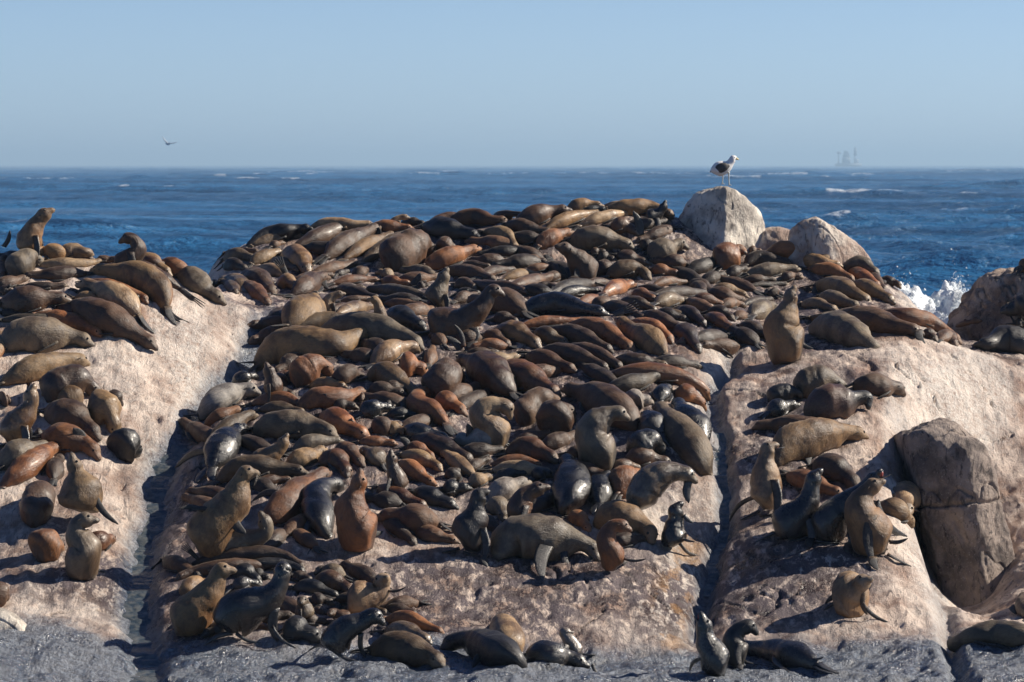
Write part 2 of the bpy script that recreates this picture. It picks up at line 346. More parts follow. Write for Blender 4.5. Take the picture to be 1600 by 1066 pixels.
tag(add('boulder', me), 'low pinkish rock in the gap between the two tall boulders', 'boulder', 'boulders on the outcrop')
c = at(1604, 508, 79.6)
me = rock_mesh('boulder', c, [((-1, 0, .15), 1.55), ((-.7, 0, .7), 1.32), ((0, 0, 1), 1.2), ((.7, 0, .7), 1.7), ((1, 0, 0), 2.0), ((0, -1, .35), 1.1), ((-.6, -.7, .4), 1.15), ((0, 1, .2), 1.4)], 7, 0.10, M_BROWNR, 23, 200, 150)
tag(add('boulder', me), 'big rounded brown mottled boulder at the right edge beyond the white foam', 'boulder', 'boulders on the outcrop')
BOULD.append((c, (1.75, 1.25, 1.2)))
c = at(1506, 812, 68.7)
me = rock_mesh('boulder', c, [((-.98, -.05, -.2), .78), ((-.35, .1, 1), 1.84), ((.62, 0, .8), 1.28), ((.97, 0, .25), .68), ((-.05, -1, .12), 1.15), ((.6, -.8, .15), 1.0), ((-.5, -.8, .0), 1.02), ((0, -.75, .8), 1.65), ((0, 1, 0), 2.0)], 22, 0.06, M_DARKR, 37, 260, 240, 1.0, 3.2, ledge=.36)
tag(add('boulder', me), 'tall dark slab standing in the cleft right of the right outcrop, split by a ledge', 'boulder', 'boulders on the outcrop')
c = at(4, 992, 61.0)
me = rock_mesh('boulder', c, [((-1, 0, .3), .5), ((.75, 0, .65), .36), ((0, 0, 1), .42), ((0, -1, .5), .35), ((0, 1, .3), .5)], 5, 0.03, M_GUANO, 41)
tag(add('boulder', me), 'small whitish rock at the bottom of the left frame edge', 'boulder', 'boulders on the outcrop')
# ------------------------------------------------------------------ water standing in the left gully and right gully
n = NT('gully_water'); co = n.new('ShaderNodeTexCoord').outputs['Object']; a_ = n.noise(n.mapv(co, (3, 3, 3)), 2.5, 4, 0.6)
n.set(Base_Color=n.mix(n.rng(a_, .35, .65), (0.03, 0.05, 0.07), (0.12, 0.13, 0.13)), Roughness=0.12, Normal=n.bump(a_, 0.5, 0.06)); n.b.inputs['IOR'].default_value = 1.33
def pool(pf, y0, y1, hw, lift, nm, lab):
    V = []; ys = np.arange(y0, y1, 0.05); xs = pf(ys) ; t = np.linspace(-1, 1, 9)
    fl = hgt(xs, ys); st = np.floor(ys / 1.3) * 1.3; zz = np.interp(st, ys, fl); zz = np.maximum(0.22 * zz + 0.78 * fl, fl) + lift
    P = np.stack([xs[:, None] + t * hw, np.repeat(ys[:, None], 9, 1), np.repeat(zz[:, None], 9, 1)], -1)
    tag(add(nm, mesh_np(nm, P.reshape(-1, 3), [gridfaces(len(ys), 9)], n.m)), kind='structure')
wobf = lambda yy: -0.10 * fbm(np.asarray(yy) * 0.9, np.asarray(yy) * 0.3, s=5)
pool(lambda y: pl_(y) + wobf(y), 58.6, 69.5, 0.34, 0.035, 'pool_water', '')
pool(lambda y: pr_(y) + 0.7 * wobf(y), 64.6, 70.5, 0.12, 0.02, 'puddle_water', '')
# ------------------------------------------------------------------ foam and spray where the swell breaks behind the notch
def foam():
    n = NT('foam'); co = n.new('ShaderNodeTexCoord').outputs['Object']; a = n.noise(co, 2.0, 6, 0.65)
    n.set(Base_Color=n.mix(n.rng(a, .3, .7), (0.66, 0.74, 0.80), (0.88, 0.90, 0.92)), Roughness=0.7, Normal=n.bump(a, 0.8, 0.25))
    xs = np.arange(4.5, 15.5, .05); ys = np.arange(92.5, 103, .06); X_, Y_ = np.meshgrid(xs, ys); U_ = CX + X_ * F / 97
    top = np.interp(U_, [1200, 1345, 1385, 1425, 1450, 1475, 1495, 1515, 1560, 1700], [1.5, 5.8, 6.35, 6.25, 6.05, 6.2, 6.45, 6.1, 4.0, 1.5])
    env = np.clip(1 - np.abs((Y_ - 97.5) / 4.6) ** 2.2, 0, 1)
    z = top * env + env * (0.35 * fbm(X_ * 1.1, Y_ * .8, s=3, o=3) + 0.20 * np.abs(fbm(X_ * 4, Y_ * 4, s=8, o=3))) - .6
    o = add('breaking_wave_foam', mesh_np('breaking_wave_foam', np.stack([X_, Y_, z], -1).reshape(-1, 3), [gridfaces(*X_.shape)], n.m))
    tag(o, 'white foam of a breaking wave in the notch before the far right boulder', 'foam', kind='stuff')
    rg = np.random.default_rng(8); N = 13000
    base = np.array([[0, 0, 1], [.94, 0, -.33], [-.47, .82, -.33], [-.47, -.82, -.33]]); fc = np.array([[0, 1, 2], [0, 2, 3], [0, 3, 1], [1, 3, 2]])
    k = rg.choice(4, N, p=[.42, .38, .12, .08]); cu = np.array([1404, 1497, 1450, 1425])[k] + rg.normal(0, 1, N) * np.array([13, 11, 22, 14])[k]
    xx = (cu - CX) / F * 97; zt = np.interp(cu, [1370, 1400, 1425, 1450, 1475, 1495, 1515], [5.0, 5.65, 5.45, 5.15, 5.3, 5.8, 5.4])
    zz = zt + rg.exponential(0.085, N) * rg.choice([1, 2.0], N, p=[.85, .15]) - .12; yy = 97 + rg.normal(0, .8, N); s_ = rg.gamma(1.6, .006, N) + .004
    V = base[None] * s_[:, None, None] + np.stack([xx, yy, zz], -1)[:, None]
    F_ = fc[None] + (np.arange(N) * 4)[:, None, None]
    o = add('sea_spray', mesh_np('sea_spray', V.reshape(-1, 3), [F_.reshape(-1, 3)], n.m))
    tag(o, 'fine white spray thrown above the foam behind the notch', 'spray', kind='stuff')
foam()
# ------------------------------------------------------------------ ship on the horizon
def box(x0, x1, y0, y1, z0, z1, tx=0.0):
    V = np.array([[x0, y0, z0], [x1, y0, z0], [x1, y1, z0], [x0, y1, z0], [x0 + tx, y0, z1], [x1 - tx, y0, z1], [x1 - tx, y1, z1], [x0 + tx, y1, z1]], float)
    return V, np.array([[0, 3, 2, 1], [4, 5, 6, 7], [0, 1, 5, 4], [1, 2, 6, 5], [2, 3, 7, 6], [3, 0, 4, 7]])
def boxes(name, bs, mat, parent):
    V = []; F_ = []; k = 0
    for b in bs:
        v, f = box(*b); V.append(v * (SK if parent else 1)); F_.append(f + k); k += 8
    return add(name, mesh_np(name, np.vstack(V), [np.vstack(F_)], mat, smooth=False), parent)
n = NT('ship_hazed'); n.set(Base_Color=(0.22, 0.27, 0.33), Roughness=0.6); m1 = n.m  # pale grey-blue: distance haze painted into the ship's colour
n = NT('ship_white'); n.set(Base_Color=(0.75, 0.75, 0.72), Roughness=0.5); m2 = n.m
YS = 14000.0; sx = YS / F; SK = 1.15
e_ = bpy.data.objects.new('ship', None); sc.collection.objects.link(e_); e_.location = ((1322 - CX) * sx, YS, 0)
tag(e_, 'faint hazy ship on the horizon at right, with block and mast', 'ship')
boxes('hull', [(-34, 46, -8, 8, -2, 9, -3), (-30, 42, -7, 7, 9, 11, 0)], m1, e_)
boxes('superstructure', [(-14, 12, -7, 7, 11, 30, 1), (-11, 9, -6, 6, 30, 42, 1), (-8, 5, -5, 5, 42, 49, .5)], m1, e_)
boxes('crane', [(-27, -23, -2, 2, 11, 40, .8), (-30, -17, -1.5, 1.5, 40, 47, 1)], m1, e_)
boxes('mast', [(24, 30, -3, 3, 11, 34, .7), (23, 33, -3, 3, 34, 60, 1.4), (27, 29, -1, 1, 60, 66, .6)], m1, e_)
boxes('deckhouse', [(31, 38, -4, 4, 11, 24, .6)], m2, e_)
G_ = ['seals along the rear ridge', 'seals crowding the plateau', 'seals on the front ledge', 'seals on the left outcrop', 'seals on the lower right rock', 'seals on the right outcrop', 'seals packed on the front slope']
# pose, coat, body half-width, spine (tail to nose) in photo pixels, details, depth shift, size, tone, label, group
SEAL_TABLE = [
('U','o',19.7,[(42.2,392.9),(45,376),(54,356.3),(66.2,339.4),(75.4,330.4),(84.4,324.8)],'',0,2026,1.11,'tan-throated seal sitting up on left skyline against the sea, nose pointed up right',G_[3]),
('L','k',8.4,[(36.6,384.4),(16.9,380.2),(-11.3,378.8)],'fl:5.6,376.0,15.5,360.5,3.9',0,480,0.88,'black seal with raised flipper at far left edge of skyline',G_[3]),
('L','o',11.8,[(104.2,390.1),(84.4,392.9),(67.6,390.1),(56.3,383),(48.4,379.4)],'',0,838,1.35,'olive seal lying just right of the upright skyline seal, head to left',G_[3]),
('L','t',10.7,[(84.4,404.2),(112.6,390.1),(132.3,384.4),(146.4,392.9)],'',0,847,0.98,'pale tan curved back of seal on crest of the left outcrop',G_[3]),
('L','g',18.3,[(16.9,423.9),(33.8,409.8),(50.7,401.3),(67.6,409.8)],'ball',0,1430,1.08,'round grey-olive seal below the upright left skyline seal',G_[3]),
('U','d',16.3,[(180.2,412.6),(202.7,404.2),(215.3,390.1),(209.7,376),(198.5,372.6),(184.4,377.4)],'',0,1649,0.81,'brown seal on left crest with raised shaded head looking left',G_[3]),
('L','k',7.3,[(219.6,381.6),(242.1,384.4),(264.6,394.3)],'',0,399,1.35,None,G_[3]),
('L','c',10.7,[(250.5,401.3),(278.7,412.6),(312.5,430.9)],'',0,851,0.85,'rust-orange seal at right end of left crest, beside blue-black wet seal',G_[3]),
('L','d',7,[(267.4,401.3),(284.3,404.2),(302.6,419.6)],'',0,339,0.62,None,G_[3]),
('L','k',12.7,[(295.6,412.6),(323.7,418.2),(347.6,443.6)],'w',0,965,0.99,'glossy blue-black wet seal at right end of the left outcrop crest',G_[3]),
('L','o',13.5,[(213.9,404.2),(242.1,412.6),(270.2,432.3)],'',0,1044,1.00,'olive-brown seal lying, head to the right, above and right of the fork-tailed olive seal',G_[3]),
('L','d',12.7,[(281.5,449.2),(253.3,435.1),(213.9,416.8),(174.5,411.2)],'ff:281.5,452.0,318.1,483.0,6.2 fl:261.8,440.7,281.5,453.4,7.0',0,1614,0.82,'brown seal on left outcrop whose long black hind flippers hang over bare pink rock',G_[3]),
('L','o',21.1,[(260.4,483),(247.7,452),(213.9,429.5),(174.5,423.9),(140.7,421)],'fl:260.4,480.2,295.6,504.1,2.8 fl:259.0,480.2,281.5,503.2,3.4',0,3567,0.95,'big dark olive seal with forked tail flippers pointing down the left outcrop flank',G_[3]),
('L','d',10.7,[(135.1,426.7),(84.4,429.5),(31,432.3)],'',0,1230,1.00,'dark brown seal lying, head to the left, above and right of the plump brown back',G_[3]),
('L','t',7.3,[(59.1,412.6),(98.5,412.6),(135.1,412.6),(168.9,405.6)],'',0,862,1.00,'small tan seal lying, head to the right, above and left of the pale-faced young seal',G_[3]),
('L','t',6.2,[(36.6,446.4),(70.4,447.8),(108.4,446.4)],'',0,483,0.62,None,G_[3]),
('L','t',19.1,[(216.7,494.2),(197,474.5),(168.9,457.6),(140.7,446.4),(119.6,440.7)],'v',0,2527,1.10,'pale-faced young seal looking at viewer, chin resting on its neighbours on left outcrop',G_[3]),
('L','c',10.7,[(140.7,437.9),(183,452),(219.6,463.3),(232.2,474.5)],'',0,1181,1.00,'chestnut seal lying, head to the right, just below and left of the fork-tailed olive seal',G_[3]),
('L','g',8.4,[(180.2,457.6),(202.7,460.5),(222.4,471.7)],'',0,454,0.42,None,G_[3]),
('L','o',7.9,[(115.4,466.1),(140.7,466.1),(166.1,480.2)],'',0,491,1.15,'small olive-brown seal lying, head to the right, just left of the pale-faced young seal',G_[3]),
('L','c',6.2,[(121,456.2),(140.7,457.6),(156.2,468.9)],'',0,279,0.42,None,G_[3]),
('L','d',19.1,[(0,471.7),(42.2,468.9),(78.8,466.1),(114,468.9)],'b',0,2554,1.02,'plump brown seal back at left edge behind the big grey-olive sleeper',G_[3]),
('L','c',12.7,[(53.5,491.4),(98.5,499.9),(132.3,508.3),(160.5,525.2)],'b',0,1598,1.35,'chestnut seal lying, head to the right, below and right of the plump brown back',G_[3]),
('L','c',9.9,[(87.3,480.2),(118.2,485.8),(140.7,497),(160.5,511.1)],'',0,894,0.42,'dark chestnut seal lying, head to the right, below and left of the pale-faced young seal',G_[3]),
('L','d',23.9,[(112.6,471.7),(146.4,488.6),(191.4,511.1),(222.4,528),(247.7,544.9)],'fl:208.3,544.9,197.0,539.3,4.5',0,4253,1.11,'big dark olive seal sloping down left outcrop, head lowest on bare rock',G_[3]),
('L','g',7.9,[(0,499.9),(42.2,499.9),(84.4,501.3),(115.4,509.7)],'',0,981,0.42,'small dark grey seal lying, head to the right, just below the plump brown back',G_[3]),
('L','g',24.8,[(2.8,547.7),(28.1,525.2),(70.4,522.4),(112.6,525.2),(149.2,539.3)],'',0,4522,1.10,'big grey-olive seal asleep at left edge, nose right, flank side on',G_[3]),
('L','t',12.7,[(-8.4,561.8),(-2.8,539.3),(2.8,519.6)],'',0,714,0.85,'tan seal lying, head pointing up, below and left of the plump brown back',G_[3]),
('L','o',18.3,[(0,598.4),(42.2,578.7),(78.8,567.4),(112.6,561.8),(140.7,567.4)],'',0,3039,0.98,'olive seal asleep on left outcrop above a round dark brown seal',G_[3]),
('L','g',19.1,[(275.9,426.7),(298.4,435.1),(323.7,454.8),(354.7,474.5)],'',0,2143,0.89,'dark grey seal at left crest end, resting beside the blue-black wet one',G_[3]),
('L','t',11.8,[(349,429.5),(371.6,440.7),(399.7,468.9)],'',0,909,0.62,'brown seal lying, head to the right, below and left of the striped-flipper pale face',G_[3]),
('L','o',8.4,[(346.2,435.1),(360.3,446.4),(368.8,457.6)],'',0,343,0.62,None,G_[3]),
('L','c',7,[(0,390.1),(14.1,387.3),(25.3,392.9)],'',0,239,0.62,None,G_[3]),
('L','o',6.2,[(31,387.3),(50.7,384.4)],'',0,162,1.35,None,G_[3]),
('L','k',7.9,[(5.6,398.5),(5.6,432.3)],'',0,329,1.35,None,G_[3]),
('L','c',5.1,[(149.2,391.5),(188.6,391.5)],'',0,225,1.00,None,G_[3]),
('L','t',5.1,[(150.6,398.5),(175.9,398.5)],'',0,154,1.00,None,G_[3]),
('L','o',5.6,[(69,408.4),(107,402.7),(149.2,404.2)],'',0,486,1.15,None,G_[3]),
('L','o',8.4,[(0,452),(16.9,457.6),(31,460.5)],'ff:16.9,440.7,5.6,449.2,5.1',0,343,0.42,None,G_[3]),
('L','c',5.1,[(0,488.6),(45,491.4)],'',0,254,0.85,None,G_[3]),
('L','k',10.7,[(383.8,388.4),(420.4,367.8),(445.7,358.8),(468.2,355.4),(489.3,355.4)],'',0,1320,0.92,'black seal on sloping left end of the rear ridge skyline',G_[0]),
('L','t',7.9,[(392.2,384.2),(428.8,372.9),(476.7,368.7)],'',0,743,0.62,'brown seal below and left of the black ridge-end seal and above the striped-flipper pale face',G_[0]),
('L','c',4.2,[(350,392.6),(378.1,391.2),(406.3,394)],'',0,256,0.85,None,G_[0]),
('L','t',9.9,[(350,403.9),(375.3,398.2),(402.1,406.7)],'',0,630,0.42,'brown seal lying, head to the right, above and left of the striped-flipper pale face',G_[3]),
('L','d',8.4,[(350,415.1),(366.9,413.7),(386.6,420.7)],'',0,391,0.62,None,G_[3]),
('L','o',9.9,[(392.2,412.3),(420.4,398.2),(442.9,392.6)],'',0,636,0.85,'olive-brown seal lying, head to the right, just above the striped-flipper pale face',G_[3]),
('L','o',16.9,[(442.9,395.4),(462.6,401),(473.9,412.3),(482.3,426.4)],'b',0,1178,1.15,'olive-brown seal lying, head to the right, right of the striped-flipper pale face',G_[1]),
('L','o',6.2,[(421.8,385.6),(445.7,378.5)],'',0,193,1.15,None,G_[0]),
('L','t',9,[(476.7,363),(507.6,350.4),(547,343.3),(586.5,346.2)],'',0,1099,1.08,'pale-backed seal on the rear ridge skyline, nose right',G_[0]),
('L','d',12.7,[(454.2,389.8),(490.7,372.9),(533,357.4),(572.4,351.8)],'',0,1745,0.85,'dark brown seal lying, head to the right, left of the silvery-flipper ridge seal',G_[0]),
('L','d',15.5,[(507.6,401),(533,384.2),(563.9,367.3),(594.9,353.2)],'b fl:589.3,372.9,592.1,356.0,6.2',0,1784,0.81,'reddish brown seal on its side on rear ridge, silvery flipper against chest',G_[0]),
('L','c',8.4,[(575.2,356),(609,354.6),(648.4,357.4)],'',0,691,1.15,'small chestnut seal lying, head to the right, right of the silvery-flipper ridge seal',G_[0]),
('L','o',10.7,[(535.8,406.7),(561.1,389.8),(589.3,375.7),(620.2,364.4)],'',0,1129,0.85,'olive-brown seal lying, head to the right, just right of the silvery-flipper ridge seal',G_[0]),
('L','o',9.9,[(563.9,412.3),(594.9,389.8),(617.4,372.9),(639.9,364.4)],'',0,989,0.42,'dark olive-brown seal lying, head to the right, left of the huge rounded ridge seal',G_[0]),
('L','d',25.9,[(609,406.7),(631.5,389.8),(659.6,378.5),(679.3,387)],'ball b',0,2739,0.93,'huge rounded brown seal at foot of the rear ridge with orange flipper pit',G_[0]),
('L','d',12.7,[(690.6,392.6),(699,381.3),(713.1,387)],'ball',0,531,1.35,'dark brown seal curled, right of the huge rounded ridge seal',G_[0]),
('L','k',16.3,[(659.6,354.6),(701.9,358.8),(752.5,370.1)],'',0,1807,0.95,'long dark shaded back on rear ridge above the huge rounded seal',G_[0]),
('L','k',6.2,[(625.9,349),(648.4,347.6),(665.3,350.4)],'',0,284,0.42,None,G_[0]),
('U','t',6.2,[(610.4,350.4),(620.2,343.3),(627.3,339.7),(641.3,339.7)],'',0,249,0.81,'small pale raised head on the rear ridge skyline',G_[0]),
('L','c',5.6,[(668.1,340.5),(701.9,337.7),(749.7,339.1)],'',0,492,0.42,'small dark chestnut seal lying, head to the right, above the grizzled nose-up seal',G_[0]),
('L','c',14.1,[(662.5,415.1),(701.9,401),(730,392.6),(752.5,387)],'b',0,1526,1.35,'chestnut seal lying, head to the right, above and right of the grizzled nose-up seal',G_[0]),
('L','d',6.8,[(459.8,437.6),(490.7,432),(524.5,429.2)],'',0,487,1.15,'small dark brown seal lying, head to the right, above the ball-shaped olive seal',G_[1]),
('L','d',14.1,[(454.2,463),(473.9,448.9),(496.4,434.8),(516.1,433.4)],'fl:507.6,437.6,513.3,451.7,4.5',0,1191,1.00,'dark brown seal lying with raised flipper, just above the ball-shaped olive seal',G_[1]),
('L','d',18.3,[(378.1,432),(406.3,440.5),(428.8,460.2)],'',0,1421,0.85,'big dark brown seal lying, head to the right, right of the blue-black crest seal',G_[3]),
('L','o',12.7,[(440.1,437.6),(454.2,443.3),(468.2,451.7)],'',0,560,1.15,'olive-brown seal lying, head to the right, below and right of the striped-flipper pale face',G_[1]),
('L','t',9.9,[(451.3,432),(428.8,423.6),(411.9,420.7),(393.6,417.9)],'v ff:448.5,429.2,431.6,401.0,6.2',0,685,0.88,'pale young face with striped hind flippers raised behind it',G_[1]),
('L','o',9.9,[(420.4,409.5),(445.7,415.1),(468.2,423.6)],'',0,589,0.42,'dark olive-brown seal lying, head to the right, just right of the striped-flipper pale face',G_[1]),
('L','o',12.7,[(355.6,426.4),(372.5,443.3),(383.8,465.8)],'',0,782,0.62,'dark olive-brown seal lying, head pointing down, below and right of the blue-black crest seal',G_[3]),
('L','o',9.9,[(350,434.8),(361.3,448.9)],'',0,275,0.85,None,G_[3]),
('L','c',11.3,[(378.1,437.6),(397.9,454.5),(420.4,474.2)],'b',0,757,0.62,'dark chestnut seal lying, head to the right, below and left of the striped-flipper pale face',G_[3]),
('L','d',5.1,[(524.5,429.2),(547,423.6)],'',0,143,0.42,None,G_[1]),
('L','o',7.9,[(555.5,432),(566.7,423.6),(575.2,419.3)],'v',0,248,1.15,None,G_[1]),
('L','t',7.9,[(611.8,432),(597.7,426.4),(586.5,422.2)],'v',0,276,0.90,'golden-faced young seal facing viewer at foot of the rear ridge',G_[1]),
('L','g',9,[(682.2,432),(654,423.6),(620.2,420.7)],'',0,652,1.00,'grey-brown seal lying, head to the left, just below the huge rounded ridge seal',G_[1]),
('L','c',7.3,[(518.9,443.3),(552.7,437.6),(594.9,437.6)],'',0,613,0.62,'small dark chestnut seal lying, head to the right, left of the golden young face',G_[1]),
('L','c',7.9,[(597.7,437.6),(620.2,441.9),(645.6,443.3)],'fl:642.8,448.9,656.8,427.8,6.8',0,443,0.91,'small seal with black flipper stuck straight up',G_[1]),
('L','o',6.2,[(524.5,451.7),(547,448.9),(572.4,448.9)],'',0,336,1.15,None,G_[1]),
('L','g',9,[(668.1,463),(631.5,457.3),(597.7,451.7),(571,452.3)],'',0,964,0.42,'dark grey seal lying, head to the left, above and right of the slim olive neck',G_[1]),
('L','t',6.2,[(651.2,448.9),(673.7,446.1)],'',0,179,0.62,None,G_[1]),
('U','g',17.5,[(676.5,471.4),(685,454.5),(690.6,440.5),(694.8,426.4),(698.2,417.4)],'',0,1323,0.91,'grizzled grey seal in mid-plateau pointing its nose straight up',G_[1]),
('L','g',7.9,[(713.1,443.3),(744.1,448.9)],'',0,310,0.42,None,G_[1]),
('L','g',7.9,[(710.3,471.4),(730,463),(749.7,460.2)],'',0,388,1.15,None,G_[1]),
('L','t',7.9,[(670.9,479.9),(685,471.4),(699,477)],'',0,311,1.35,None,G_[1]),
('L','t',9.9,[(527.3,491.1),(552.7,482.7),(586.5,477)],'',0,698,0.62,'brown seal lying, head to the right, just left of the slim olive neck',G_[1]),
('U','o',11.3,[(599.1,513.6),(595.5,499.6),(592.6,482.7),(586.5,470),(573.8,466.3)],'',0,790,1.01,'slim olive neck raised among sleepers, head hanging to left',G_[1]),
('L','g',7,[(518.9,485.5),(558.3,478.5)],'',0,331,1.15,None,G_[1]),
('L','o',5.1,[(530.2,471.4),(561.1,467.2),(583.6,468.6)],'',0,298,1.15,None,G_[1]),
('U','t',10.1,[(510.5,488.3),(511.9,474.2),(521.7,463),(540,457.3)],'',0,591,1.00,'tan seal sitting, head to the right, right of the ball-shaped olive seal',G_[1]),
('L','o',27.6,[(448.5,510.8),(471,496.7),(487.9,482.7),(490.7,463),(493.6,455.9)],'',0,2859,1.07,'seal seen from behind, ball-shaped olive body with small raised head',G_[1]),
('L','d',11.3,[(431.6,513.6),(434.4,493.9),(445.7,482.7)],'',0,530,0.62,'very dark brown seal lying, head pointing up, left of the ball-shaped olive seal',G_[1]),
('L','o',12.7,[(426,536.2),(468.2,510.8),(507.6,499.6),(547,498.2),(578,499.6)],'',0,2196,0.62,'dark olive-brown seal lying, head to the right, just above the long nose-lifted seal',G_[1]),
('L','g',22.5,[(499.2,516.5),(547,508),(589.3,513.6),(631.5,524.9),(662.5,544.6)],'',0,4372,1.00,'big grey-brown seal lying, head to the right, just below the slim olive neck',G_[1]),
('L','o',24.8,[(397.9,569.9),(434.4,541.8),(485.1,539),(524.5,541.8),(558.3,524.9),(586.5,513.6)],'b fl:507.6,544.6,499.2,533.3,5.6',0,5680,0.96,'long seal with chestnut flank on left rim, nose lifted to right',G_[1]),
('L','t',15.5,[(580.8,569.9),(611.8,547.4),(642.8,541.8),(656.8,550.2)],'',0,1573,0.87,'spotted tan rounded back beside long nose-lifted seal',G_[1]),
('L','c',6.2,[(597.7,474.2),(628.7,474.2),(665.3,477)],'',0,458,1.00,None,G_[1]),
('L','k',15.5,[(603.3,491.1),(631.5,496.7),(665.3,513.6)],'b',0,1270,0.42,'black seal lying, head to the right, right of the slim olive neck',G_[1]),
('U','d',23.1,[(670.9,504.7),(686.7,499.4),(718.2,504.7),(741.9,488.9),(757.6,473.1),(764.2,458.7),(776,454.7),(789.7,460)],'',0,3826,0.90,'alert dark brown seal with pale throat, neck stretched up, looking right',G_[1]),
('L','c',8.4,[(693.4,539),(682.2,527.7),(670.9,522.1)],'',0,312,0.85,None,G_[1]),
('L','c',9.2,[(794.4,541.5),(757.6,538.8),(731.4,546.7)],'fl:719.5,538.8,710.4,507.3,4.2 fl:718.2,557.2,697.2,525.7,6.3',0,676,1.05,'seal on its back holding two flippers straight up, one pale and one dark',G_[1]),
('L','k',5.1,[(909.7,308.1),(930.8,302.5),(950.5,305.3)],'',0,237,0.92,'dark back at the highest point of the rear ridge skyline',G_[0]),
('L','t',6.2,[(939.3,313.8),(970.2,308.1),(1026.5,305.3)],'',0,582,1.35,"small tan seal lying, head to the right, right of the ridge's highest seal",G_[0]),
('L','d',5.6,[(770.4,329.3),(792.9,323.6),(821,327.9)],'',0,322,0.42,None,G_[0]),
('L','c',12.7,[(702.8,336.3),(739.4,339.1),(770.4,344.7),(798.5,344.7)],'',0,1380,0.42,'dark chestnut seal lying, head to the right, left of the reddish ridge bull',G_[0]),
('L','d',14.1,[(804.2,350.4),(829.5,339.1),(857.6,330.7),(894.2,322.2)],'b',0,1530,0.97,'reddish-brown bull on rear ridge with head down to left',G_[0]),
('L','o',9,[(883,330.7),(911.1,319.4),(944.9,319.4)],'',0,658,1.35,"olive-brown seal lying, head to the right, just below and left of the ridge's highest seal",G_[0]),
('L','o',9,[(947.7,322.2),(981.5,313.8),(1018.1,311),(1054.7,313.8)],'',0,1056,1.15,'olive-brown seal lying, head to the right, above and right of the large raised ridge flipper',G_[0]),
('L','o',9,[(852,358.8),(880.2,343.3),(911.1,336.3),(942.1,330.7)],'',0,940,1.15,"olive-brown seal lying, head to the right, below and left of the ridge's highest seal",G_[0]),
('L','t',7.9,[(902.7,353.2),(933.6,341.9),(961.8,334.9),(984.3,333.5)],'',0,728,1.15,"small tan seal lying, head to the right, below and right of the ridge's highest seal",G_[0]),
('U','k',11.8,[(1009.6,336.3),(1023.7,336.3),(1035,326.4),(1039.2,312.4)],'',0,657,0.94,"black seal raising its head just left of the gull's boulder",G_[0]),
('L','c',9,[(1018.1,339.1),(1037.8,336.3),(1053.3,340.5)],'b',0,405,0.62,None,G_[0]),
('L','d',12.7,[(953.3,353.2),(975.9,353.2),(1001.2,367.3)],'fl:998.4,372.9,989.9,330.7,7.3',0,814,1.05,'seal on rear ridge holding up one large dark flipper',G_[0]),
('L','g',17.5,[(888.6,372.9),(925.2,370.1),(959,375.7),(995.6,389.8)],'',0,2228,1.10,'big grey-olive seal with a shadow stripe at foot of rear ridge',G_[0]),
('L','c',12.7,[(840.7,384.2),(863.3,370.1),(897,361.6)],'b',0,938,1.00,'chestnut seal lying, head to the right, below and right of the reddish ridge bull',G_[0]),
('L','o',10.7,[(756.3,361.6),(781.6,364.4),(795.7,372.9),(807,392.6)],'',0,806,1.15,'olive-brown seal lying, head to the right, below and left of the reddish ridge bull',G_[0]),
('U','d',21.1,[(930.8,426.4),(911.1,415.1),(897,401),(883,388.4),(867.5,382.7)],'dz:-0.3',0,2092,0.98,'thick-necked reddish brown bull with head raised to left, facing viewer',G_[1]),
('L','t',8.4,[(1001.2,389.8),(1015.3,381.3),(1035,381.3)],'',0,377,0.42,None,G_[0]),
('L','g',17.5,[(1014.1,403),(1039.4,390.3),(1061.9,381.9),(1077.4,384.7)],'v',0,1493,0.82,"grey seal with pale muzzle facing viewer at foot of the gull's boulder",G_[0]),
('L','d',18.3,[(823.9,488.3),(792.9,471.4),(761.9,471.4),(731,468.6)],'',0,2116,1.15,'big dark brown seal lying, head to the left, right of the alert pale-throated seal',G_[1]),
('L','t',6.2,[(716.9,417.9),(742.2,413.7),(770.4,417.9)],'',0,374,0.85,None,G_[1]),
('L','c',7,[(750.7,432),(773.2,423.6),(807,420.7)],'',0,457,0.62,None,G_[1]),
('L','o',7.9,[(784.4,437.6),(818.2,429.2),(849.2,432)],'',0,582,1.00,'small olive-brown seal lying, head to the right, above and left of the long blue-black seal',G_[1]),
('L','d',8.4,[(731,437.6),(764.7,448.9),(801.3,448.9),(823.9,457.3)],'',0,884,1.00,'small dark brown seal lying, head to the right, right of the grizzled nose-up seal',G_[1]),
('L','d',6.2,[(818.2,403.9),(840.7,406.7),(857.6,409.5)],'',0,285,1.00,None,G_[1]),
('L','o',6.2,[(821,420.7),(854.8,417.9),(871.7,417.9)],'',0,353,1.35,None,G_[1]),
('L','o',7.9,[(852,437.6),(868.9,432),(885.8,437.6)],'fl:885.8,440.5,871.7,412.3,3.9',0,343,1.15,None,G_[1]),
('L','t',6.8,[(891.4,437.6),(905.5,443.3),(922.4,446.1)],'',0,264,0.62,None,G_[1]),
('L','o',6.8,[(911.1,446.1),(939.3,441.9),(964.6,444.7)],'',0,410,1.15,None,G_[1]),
('L','c',5.1,[(835.1,448.9),(857.6,446.1),(874.5,451.7)],'',0,231,1.15,None,G_[1]),
('L','g',7.9,[(711.3,446.1),(728.1,443.3),(745,451.7)],'',0,345,0.85,None,G_[1]),
('L','g',7.3,[(711.3,460.2),(733.8,457.3),(753.5,460.2)],'',0,365,0.42,None,G_[1]),
('L','s',8.4,[(773.2,474.2),(798.5,468.6),(823.9,468.6)],'',0,505,1.00,'small silver-grey seal lying, head to the right, right of the alert pale-throated seal',G_[1]),
('L','k',7.3,[(874.5,460.2),(902.7,454.5),(939.3,454.5)],'b',0,532,0.62,'black seal above and left of the small bright orange seal and below the thick-necked bull',G_[1]),
